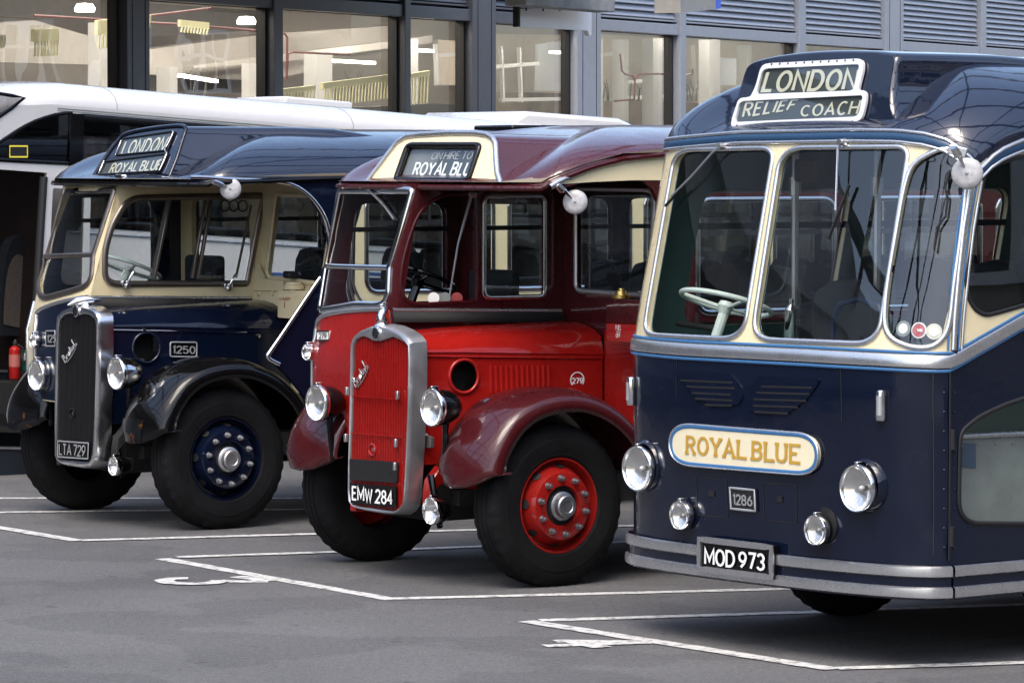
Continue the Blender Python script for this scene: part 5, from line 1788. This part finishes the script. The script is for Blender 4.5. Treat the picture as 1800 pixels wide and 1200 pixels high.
    p = FC.hit(20, 822, 1, 1.0)
    wheel(root, 1.05, 1, COACHWHITE, x=-1.9)
    return root
COACH = modern_coach()
SX1 = SY(FC, .95)
def in_coach(name, F, label, cat):
    return empty(name, F, label, cat)
ex = in_coach('fire_extinguisher', FC, 'red fire extinguisher hanging beside the steps of the white coach door', 'fire extinguisher')
p0, p1 = FC.hit(26, 666, 1, .99), FC.hit(26, 614, 1, .99)
MB().lathe([(0, 0), (0, .040), (.01, .046), ((p1 - p0).length, .046), ((p1 - p0).length + .02, .03), ((p1 - p0).length + .03, .015)], p0, p1 - p0, 20).build('cylinder', EXTRED, ex)
MB().lathe([(0, .018), (.03, .02), (.05, .008)], p1 + Vector((0, 0, .03)), (0, 0, 1), 12, True, True).build('valve', BLACK, ex)
MB().tube([p1 + Vector((0, 0, .05)), p1 + Vector((-.05, .04, .02)), p1 + Vector((-.06, .04, -.12))], .008, 6).build('hose', BLACK, ex)
lab = MB().lathe([(.10, .0475), (.20, .0475)], p0, p1 - p0, 20).build('paper_label', mat('worn_label', (.42, .12, .10), .6), ex)
fs = panel('first_aid_sign', GREEN, None, SX1, H(SX1, [(38, 651), (51, 652), (51, 616), (38, 615)]), thick=.01)
fs.matrix_world = FC.mat4()
tag(fs, 'small green first aid sign with a white cross in the white coach doorway', 'sign')
q = FC.hit(44, 627, 1, .962)
cx = MB().box(q, (.06, .004, .018)); cx.box(q + Vector((0, .002, 0)), (.018, .004, .06))
cx.build('white_cross', WHITE, fs)

# ------------------------------------------------------------------ ground and painted bays
def asphalt():
    m, nt, n, l = _m('asphalt')
    b = n['Principled BSDF']
    b.inputs['Roughness'].default_value = 0.82
    b.inputs['Specular IOR Level'].default_value = 0.35
    tc = n.new('ShaderNodeTexCoord')
    def noise(sc, det=4, ro=.6):
        t = n.new('ShaderNodeTexNoise')
        t.inputs['Scale'].default_value = sc; t.inputs['Detail'].default_value = det; t.inputs['Roughness'].default_value = ro
        l.new(tc.outputs['Object'], t.inputs['Vector'])
        return t.outputs['Fac']
    def ramp(src, a, b_, c0, c1):
        r = n.new('ShaderNodeValToRGB')
        r.color_ramp.elements[0].position = a; r.color_ramp.elements[1].position = b_
        r.color_ramp.elements[0].color = (*c0, 1); r.color_ramp.elements[1].color = (*c1, 1)
        l.new(src, r.inputs['Fac'])
        return r.outputs['Color']
    def mix(mode, a, b_, f):
        x = n.new('ShaderNodeMix'); x.data_type = 'RGBA'; x.blend_type = mode
        x.inputs[0].default_value = f if not hasattr(f, 'links') else 0
        if hasattr(f, 'links'): l.new(f, x.inputs[0])
        l.new(a, x.inputs[6]); l.new(b_, x.inputs[7])
        return x.outputs[2]
    base = ramp(noise(.32, 7), .32, .70, (.090, .090, .092), (.130, .130, .131))
    fine = ramp(noise(75, 3, .75), .28, .74, (.35, .35, .35), (1.65, 1.65, 1.65))
    c = mix('MULTIPLY', base, fine, .85)
    mid_ = ramp(noise(24, 3, .7), .35, .70, (.78, .78, .78), (1.2, 1.2, 1.2))
    c = mix('MULTIPLY', c, mid_, .9)
    st = ramp(noise(1.7, 7, .7), .60, .78, (1, 1, 1), (.55, .53, .52))
    c = mix('MULTIPLY', c, st, .8)
    sp = ramp(noise(38, 1), .76, .79, (0, 0, 0), (.10, .10, .095))
    c = mix('ADD', c, sp, .7)
    dr = ramp(noise(5.5, 2, .5), .70, .735, (1, 1, 1), (.50, .48, .46))
    c = mix('MULTIPLY', c, dr, .7)
    big = ramp(noise(.9, 3, .5), .50, .53, (1, 1, 1), (.80, .80, .81))
    c = mix('MULTIPLY', c, big, .8)
    l.new(c, b.inputs['Base Color'])
    bp = n.new('ShaderNodeBump'); bp.inputs['Strength'].default_value = .35; bp.inputs['Distance'].default_value = .01
    l.new(noise(130, 3, .7), bp.inputs['Height']); l.new(bp.outputs['Normal'], b.inputs['Normal'])
    return m
ASPH = asphalt()
def line_paint():
    m, nt, n, l = _m('worn_white_line')
    b = n['Principled BSDF']
    b.inputs['Roughness'].default_value = .6
    tc = n.new('ShaderNodeTexCoord')
    t = n.new('ShaderNodeTexNoise'); t.inputs['Scale'].default_value = 14; t.inputs['Detail'].default_value = 9; t.inputs['Roughness'].default_value = .75
    l.new(tc.outputs['Object'], t.inputs['Vector'])
    r = n.new('ShaderNodeValToRGB')
    r.color_ramp.elements[0].position = .42; r.color_ramp.elements[1].position = .50
    r.color_ramp.elements[0].color = (.22, .22, .215, 1); r.color_ramp.elements[1].color = (.56, .56, .54, 1)
    l.new(t.outputs['Fac'], r.inputs['Fac']); l.new(r.outputs['Color'], b.inputs['Base Color'])
    return m
LINE = line_paint()
g = MB()
g.add([(-260, -160, 0), (260, -160, 0), (260, 400, 0), (-260, 400, 0)], [(0, 1, 2, 3)])
kind(g.build('ground', ASPH, None, smooth=0), 'structure')
_lz = [0]
def mark(pts, w=.112, name='bay_line', jag=.006):
    P = [ground(u, v) for u, v in pts]
    Q = []
    for a, b in zip(P, P[1:]):
        k = max(1, int((b - a).length / .12))
        Q += [a + (b - a) * (i / k) for i in range(k)]
    Q.append(P[-1])
    _lz[0] += 1
    z = .004 + .0006 * (_lz[0] % 6)
    mb = MB()
    pr = ribbon2([(p.x, p.y) for p in Q], w)
    vs = []
    for l, r in pr:
        vs.append((l.x + random.uniform(-jag, jag), l.y + random.uniform(-jag, jag), z)); vs.append((r.x + random.uniform(-jag, jag), r.y + random.uniform(-jag, jag), z))
    mb.add(vs, [(2 * i, 2 * i + 1, 2 * i + 3, 2 * i + 2) for i in range(len(pr) - 1)])
    return kind(mb.build(name, LINE, None, smooth=0, fix=True), 'structure')
mark([(-400, 878), (0, 876), (600, 876), (1000, 880)])
mark([(-400, 906), (0, 901), (290, 897.5), (620, 895)])
mark([(-150, 903), (0, 928), (138, 951)])
mark([(143, 950.5), (560, 939), (840, 932), (1400, 917)])
mark([(310, 980), (600, 970.5), (853, 961), (1300, 947)])
mark([(286, 982), (690, 1054)], .11)
mark([(694, 1052.5), (1200, 1040), (1480, 1032.5), (1700, 1027)])
mark([(950, 1091), (1437, 1076), (1800, 1062.5), (2000, 1056)])
mark([(925, 1092.5), (1465, 1177)], .12)
mark([(1472, 1175.5), (1800, 1165.5), (2000, 1160)])
mark([(986, 1017.5), (1, 1)][:1] + [(980, 1017.5)], .01) if False else None
d3 = [[(330, 1017.5), (303, 1018), (289, 1021.5), (302, 1025.5), (336, 1027), (372, 1025.5), (389, 1021)], [(386, 1021), (430, 1022.3), (472, 1021.8)], [(472, 1021.5), (443, 1017), (415, 1013.5)]]
d4 = [[(975, 1128), (1010, 1127.5), (1148, 1129.5)], [(958, 1136), (1030, 1133.5), (1130, 1129.5)], [(1004, 1127.5), (1058, 1139)]]
for strokes in (d3, d4):
    for s_ in strokes: mark(cr(s_, n=4), .115, 'bay_number')

# ------------------------------------------------------------------ station building behind
FA = PlaneFrame(R(26.6), 400, 60.0)
FACADED = mat('facade_charcoal_metal', (.085, .09, .108), .4, var=.06, coat=.1)  # darker tone of the facade metal, for the left-hand parts
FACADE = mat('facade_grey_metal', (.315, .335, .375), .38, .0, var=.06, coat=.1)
GASKET = mat('black_gasket', (.006, .006, .007), .5)
TAUPE = mat('taupe_plaster', (.44, .41, .375), .85, var=.06, vscale=1)
TAUPEL = mat('pale_taupe_beam', (.50, .47, .43), .85, var=.05)
COLUMN = mat('column_white', (.70, .69, .67), .7)
TANREFL = mat('tan_wall', (.62, .55, .46), .85, var=.06)
PIPE = mat('red_pipe', (.15, .03, .028), .5)
PALEYELLOW = mat('pale_yellow_slat', (.82, .77, .46), .6)
LAMPW = mat('lamp_glow', (1, 1, 1), .5, emis=((1, .93, .83), 9.0))
CONCRETE = mat('weathered_concrete', (.30, .30, .285), .85, var=.3, vscale=3, dirt=.5)
FS = SY(FA, 0.0)
ZT = 0.5 * (FS.hit(252, 0)[1] + FS.hit(1400, 78.5)[1])
def fx(u): return FS.hit(u, 60)[0]
def station():
    root = empty('station_building', FA, 'grey metal fronted station building with large windows and louvres above, behind the coaches', 'building')
    xl, xr = -75.0, fx(2100)
    # louvre zone
    mull = [fx(u) for u in (-620, -420, -190, 47 - 30)]
    edges = [(-1900, -620, .4), (-620, -310, .2), (-310, -20, .2), (-20, 207, .2)]
    panes = [(-560, -330), (-310, -20), (-12, 206), (252, 467), (487, 698), (712, 816), (862, 1001), (1047, 1182), (1197, 1393), (1408, 1545), (1580, 1714), (1726, 1850), (1862, 2080)]
    for a, b in panes:
        x0, x1 = fx(a), fx(b)
        MB().add([(x0, -.12, .5), (x1, -.12, .5), (x1, -.12, ZT), (x0, -.12, ZT)], [(0, 1, 2, 3)]).build('window_pane', GLASSB if a < 820 else GLASSR, root, smooth=0)
        gk = MB().box((x1 + .05 * 1, -.10, (ZT + .5) / 2), (.07, .16, ZT - .5))
        gk.build('window_gasket', GASKET, root, smooth=0)
        # louvres above
        lf = MB()
        z = ZT + .30
        while z < ZT + 3.4:
            lf.loft([[Vector((x, y, z + dz)) for y, dz in ((-.045, .104), (.02, .0), (.030, .012), (-.035, .116))] for x in (x0 + .02, x1 + .06)], True, True, True)
            z += .118
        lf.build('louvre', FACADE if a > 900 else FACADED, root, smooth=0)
        MB().box(((x0 + x1) / 2, -.16, ZT + 1.8), (x1 - x0 + .9, .04, 3.6)).build('louvre_back', GASKET, root, smooth=0)
    us = [(206, 252), (467, 487), (698, 712), (816, 862), (1001, 1047), (1184, 1197), (1394, 1408), (1545, 1580), (1715, 1726), (1850, 1862), (-20, -12), (-330, -310)]
    for a, b in us:
        x0, x1 = fx(a) + (.08 if b - a < 30 else .1), fx(b)
        w = x1 - x0
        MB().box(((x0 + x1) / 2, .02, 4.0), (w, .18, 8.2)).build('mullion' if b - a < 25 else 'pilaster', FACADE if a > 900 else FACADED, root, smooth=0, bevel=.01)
        if b - a > 25:
            for t in (.22, .80):
                MB().box((x0 + w * t, .113, 4.0), (.012, .006, 8.0)).build('pilaster_joint', GASKET, root, smooth=0)
    xm = fx(1002)
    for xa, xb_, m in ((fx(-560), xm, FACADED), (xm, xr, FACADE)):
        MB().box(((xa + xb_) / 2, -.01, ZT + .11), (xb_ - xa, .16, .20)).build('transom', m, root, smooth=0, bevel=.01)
        MB().box(((xa + xb_) / 2, -.02, ZT + .27), (xb_ - xa, .10, .03)).build('transom_lip', m, root, smooth=0)
    MB().box(((xl + fx(-560)) / 2, -.1, 4.2), (fx(-560) - xl, .3, 8.4)).build('plain_wall', FACADE, root, smooth=0)
    MB().box(((xl + xr) / 2, -.1, .25), (xr - xl, .3, .5)).build('base_wall', FACADE, root, smooth=0)
    MB().box(((xl + xr) / 2, -5, 9.2), (xr - xl, 11.0, 2.0)).build('upper_wall', FACADE, root, smooth=0)
    # inside the hall
    BK = SY(FA, -6.5)
    MB().box(((xl + xr) / 2, -7.2, 4.0), (xr - xl, .2, 8.0)).build('hall_wall', TAUPE, root, smooth=0)
    MB().box(((xl + xr) / 2, -3.8, ZT + .9), (xr - xl, 7.2, .2)).build('hall_ceiling', TAUPE, root, smooth=0)
    MB().box(((xl + xr) / 2, -3.8, .2), (xr - xl, 7.0, .1)).build('hall_floor', TAUPE, root, smooth=0)
    B = lambda name, m, pts, y=-4.0, th=.3: panel(name, m, root, SY(FA, y), H(SY(FA, y), pts), thick=th)
    B('beam', TAUPE, [(205, 95), (470, 60), (700, 45), (700, 90), (470, 142), (205, 128)], -5.0)
    B('beam', TAUPEL, [(340, 116), (478, 97), (695, 72), (760, 62), (760, 76), (695, 84), (478, 111), (340, 120)], -4.6, .2)
    B('beam', TAUPEL, [(0, 40), (60, 36), (250, 90), (250, 116), (0, 110)], -5.2)
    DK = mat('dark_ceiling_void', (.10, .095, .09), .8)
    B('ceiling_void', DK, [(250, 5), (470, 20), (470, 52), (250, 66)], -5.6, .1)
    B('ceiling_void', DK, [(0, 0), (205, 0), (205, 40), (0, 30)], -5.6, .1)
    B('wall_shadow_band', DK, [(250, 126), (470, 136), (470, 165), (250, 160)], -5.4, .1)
    for x0, y0, x1, y1 in ((298, 118, 312, 165), (447, 112, 466, 166), (556, 92, 584, 150), (710, 70, 735, 130), (1046, 70, 1060, 175), (1096, 70, 1105, 170), (1148, 68, 1166, 175), (1247, 70, 1266, 170), (1313, 80, 1321, 110), (178, 40, 204, 150)):
        B('column', COLUMN, [(x0, y0), (x1, y0), (x1, y1 + 60), (x0, y1 + 60)], -3.6, .25)  # right-hand ones imitate white frames reflected in the glass
    B('side_wall', TANREFL, [(1046, 60), (1420, 80), (1420, 260), (1046, 260)], -6.0, .1)  # tan sheets standing in for the building mirrored in the panes
    B('side_wall', TANREFL, [(770, 70), (800, 72), (800, 150), (770, 150)], -5.0, .1)
    B('side_wall', TANREFL, [(862, 60), (1000, 62), (1000, 190), (862, 190)], -6.0, .1)
    BRN = mat('brown_lower_wall', (.24, .185, .13), .8, var=.25, vscale=2)
    PALE = mat('pale_blind', (.78, .82, .86), .7)
    B('lower_wall', BRN, [(1046, 172), (1420, 192), (1420, 260), (1046, 260)], -5.4, .1)
    B('lower_wall', BRN, [(862, 162), (1000, 164), (1000, 230), (862, 230)], -5.4, .1)
    B('blind', PALE, [(946, 78), (990, 70), (988, 160), (944, 160)], -5.0, .06)  # pale sheets imitating bright reflections in the right-hand panes
    B('blind', PALE, [(1250, 100), (1300, 104), (1298, 150), (1250, 150)], -5.0, .06)
    for (x0, y0, x1, y1) in ((880, 82, 884, 180), (912, 84, 916, 180), (862, 118, 946, 112), (880, 176, 990, 174), (1050, 98, 1098, 92), (1100, 145, 1150, 141), (1046, 176, 1187, 168), (1197, 165, 1290, 158), (1218, 80, 1222, 165), (765, 78, 768, 150), (768, 98, 800, 96)):
        MB().bar(FA.hit(x0, y0, 1, -4.4), FA.hit(x1, y1, 1, -4.4), .07, .07).build('inner_window_bar', COLUMN, root, smooth=0)  # bars imitating the reflected window frames
    for k in range(26):
        u = random.choice([1060, 1075, 1120, 1215, 1222, 1230, 300, 330, 350, 610, 640]) + random.uniform(-14, 14)
        v = 178 + (u > 1190) * 0 - (u < 700) * 8
        p = FA.hit(u, v, 1, -4.0)
        MB().tube([p, p + Vector((random.uniform(-.12, .12), 0, .25)), p + Vector((random.uniform(-.35, .35), 0, random.uniform(.3, .55)))], [.014, .010, .004], 5).build('bare_twig', DK, root)
    for u, v in ((149, 21), (433, 43), (750, 14)):
        p = FA.hit(u, v, 1, -3.0)
        MB().lathe([(0, .15), (.05, .16), (.12, .12), (.13, 0)], p, (0, 0, 1), 20, True).build('ceiling_lamp', LAMPW, root)
    for (a, b) in (((316, 133), (380, 143)), ((582, 107), (657, 111)), ((738, 89), (760, 90)), ((968, 92), (990, 93))):
        p, q = FA.hit(*a, 1, -4.2), FA.hit(*b, 1, -4.2)
        MB().bar(p, q, .08, .05).build('strip_lamp', LAMPW, root, smooth=0)
    for path in ([(252, 40), (330, 44), (470, 56), (500, 59), (505, 66), (504, 140)], [(504, 138), (506, 95), (515, 92), (600, 96), (615, 96)], [(60, 28), (205, 36)],
                 [(1090, 95), (1093, 125), (1100, 131), (1112, 133), (1116, 142), (1115, 175), (1080, 178)], [(1116, 140), (1122, 131), (1160, 130), (1205, 133), (1217, 130), (1218, 122)], [(250, 30), (370, 15)]):
        MB().tube([FA.hit(u, v, 1, -2.6) for u, v in path], .020, 8).build('pipe', PIPE, root)
    for (u0, v0, u1, v1, hb, hs) in ((60, 52, 104, 50, 22, 48), (172, 36, 204, 33, 26, 50), (318, 35, 368, 40, 12, 22), (252, 26, 266, 27, 9, 22), (470, 160, 555, 150, 9, 28), (568, 146, 697, 130, 12, 42), (716, 131, 756, 124, 9, 56), (0, 62, 10, 62, 6, 22)):
        P = SY(FA, -1.6)
        sp = panel('slatted_screen', PALEYELLOW, root, P, H(P, [(u0, v0), (u1, v1), (u1, v1 + hb), (u0, v0 + hb)]), thick=.06)
        k = max(3, int((u1 - u0) / 5.5))
        sl = MB()
        for i in range(k):
            t = (i + .5) / k
            u = u0 + (u1 - u0) * t; v = v0 + (v1 - v0) * t
            a, b = FA.hit(u, v + hb - 1, 1, -1.6), FA.hit(u - 2, v + hs, 1, -1.6)
            sl.bar(a, b, .022, .03)
        sl.build('slat', PALEYELLOW, sp, smooth=0)
    for k in range(9):  # added lamp rows near the ceiling that brighten the hall
        u = -150 + k * 230
        p = FA.hit(u, 20, 1, -3.2)
        MB().box(Vector((p.x, -3.2, ZT + .74)), (2.4, .5, .06)).build('strip_lamp', LAMPW, root, smooth=0)
        MB().box(Vector((p.x + 2, -1.4, ZT + .74)), (2.4, .5, .06)).build('strip_lamp', LAMPW, root, smooth=0)
    # dark machinery and plants at the back of the hall
    B('counter', DK, [(600, 190), (700, 186), (760, 182), (800, 184), (800, 230), (600, 230)], -2.2, .3)
    return root
station()
# wall sign and slab over the footway
hs = empty('hanging_sign', FA, 'blank white sign board fixed under a weathered concrete slab at the top of the picture', 'sign')
P = SY(FA, 2.2)
panel('board', mat('sign_white', (.82, .82, .82), .4), hs, P, H(P, rr([(915, 16), (1040, 14), (1040, 62), (1036, 64), (1033, 54), (915, 48)], [1, 2, 2, 2, 2, 1])), thick=.08)
for u in (925, 955, 984):
    a = FA.hit(u, 20, 1, 2.24)
    MB().bar(a, a + Vector((0, 0, .35)), .02, .02).build('hanger', BLACK, hs)
MB().box(FA.hit(908, 20, 1, 2.3) + Vector((0, 0, .2)), (.06, .10, .9)).build('bracket', BLACK, hs)
cs_ = empty('concrete_canopy', FA, 'weathered concrete canopy slab jutting out above the white sign board', 'canopy')
z0 = FA.hit(980, 14, 1, 2.6).z
x0_, x1_ = FA.hit(905, 10, 1, 2.6).x, FA.hit(1062, 6, 1, 2.6).x
MB().loft([[Vector((x, y, z)) for y, z in ((2.42, z0 - .02), (2.80, z0 - .02), (2.80, z0 + .22), (2.70, z0 + .9), (2.42, z0 + .9))] for x in (x0_, x1_)], True, True, True).build('slab', CONCRETE, cs_, smooth=0, bevel=.02)
MB().box(((x0_ + 1.5 + -70) / 2, 2.9, z0 + 1.16), (x0_ + 1.5 + 70, 5.6, .5)).build('roof_slab', CONCRETE, cs_, smooth=0)  # unseen slab, added to keep sky light off the left-hand facade
bx = empty('sign_box', FA, 'grey sign box with a bright blue end in front of the louvres', 'sign')
P = SY(FA, 2.0)
panel('box', mat('box_grey', (.30, .29, .27), .5, var=.1), bx, P, H(P, [(1196, -30), (1258, -30), (1258, 17), (1230, 20), (1196, 23)]), thick=.5)
panel('blue_end', mat('box_blue', (.05, .12, .62), .4), bx, P, H(P, [(1258, -30), (1267, -30), (1267, 15), (1258, 17)]), thick=.5, off=.004)

# ------------------------------------------------------------------ surroundings that show only as reflections
FB = PlaneFrame(R(26.6), 400, 60.0)
FB.o = FA.o + FA.R @ Vector((0, 47, 0))
BRICK = mat('tan_brick', (.46, .36, .26), .85, var=.2, vscale=2)
bb = empty('brick_building', FB, 'long tan brick building with white window frames across the yard', 'building')
MB().box((0, 1.0, 6), (170, 2, 12)).build('wall', BRICK, bb, smooth=0)
for k in range(-13, 14):
    for z in (2.4, 6.2, 9.6):
        fr = MB()
        for dx in (-1.6, -.55, .55, 1.6): fr.box((k * 6.0 + dx, -.06, z), (.16, .12, 2.3))
        for dz in (-1.15, .2, 1.15): fr.box((k * 6.0, -.06, z + dz), (3.3, .11, .15))
        o = fr.build('window', WHITE, bb, smooth=0)
        MB().box((k * 6.0, -.02, z), (3.2, .06, 2.3)).build('pane', mat('dark_pane', (.03, .035, .04), .08) if 'dark_pane' not in MATS else MATS['dark_pane'], o, smooth=0)
STEELW = mat('canopy_steel', (.07, .075, .085), .5)
cn = empty('glazed_canopy', None, 'open steel arched canopy high over the coaches', 'canopy')
for k in range(9):
    y = -6 + k * 6.0
    pts = [Vector((-26 + 26 * (1 - math.cos(a)), y, 7.5 + 7.5 * math.sin(a))) for a in [math.pi * i / 24 for i in range(25)]]
    MB().tube(pts, .30, 6).build('arch_rib', STEELW, cn)
for i in range(1, 24, 2):
    a = math.pi * i / 24
    p = Vector((-26 + 26 * (1 - math.cos(a)), 0, 7.5 + 7.5 * math.sin(a)))
    MB().tube([p + Vector((0, -6, .1)), p + Vector((0, 42, .1))], .15, 5).build('purlin', STEELW, cn)
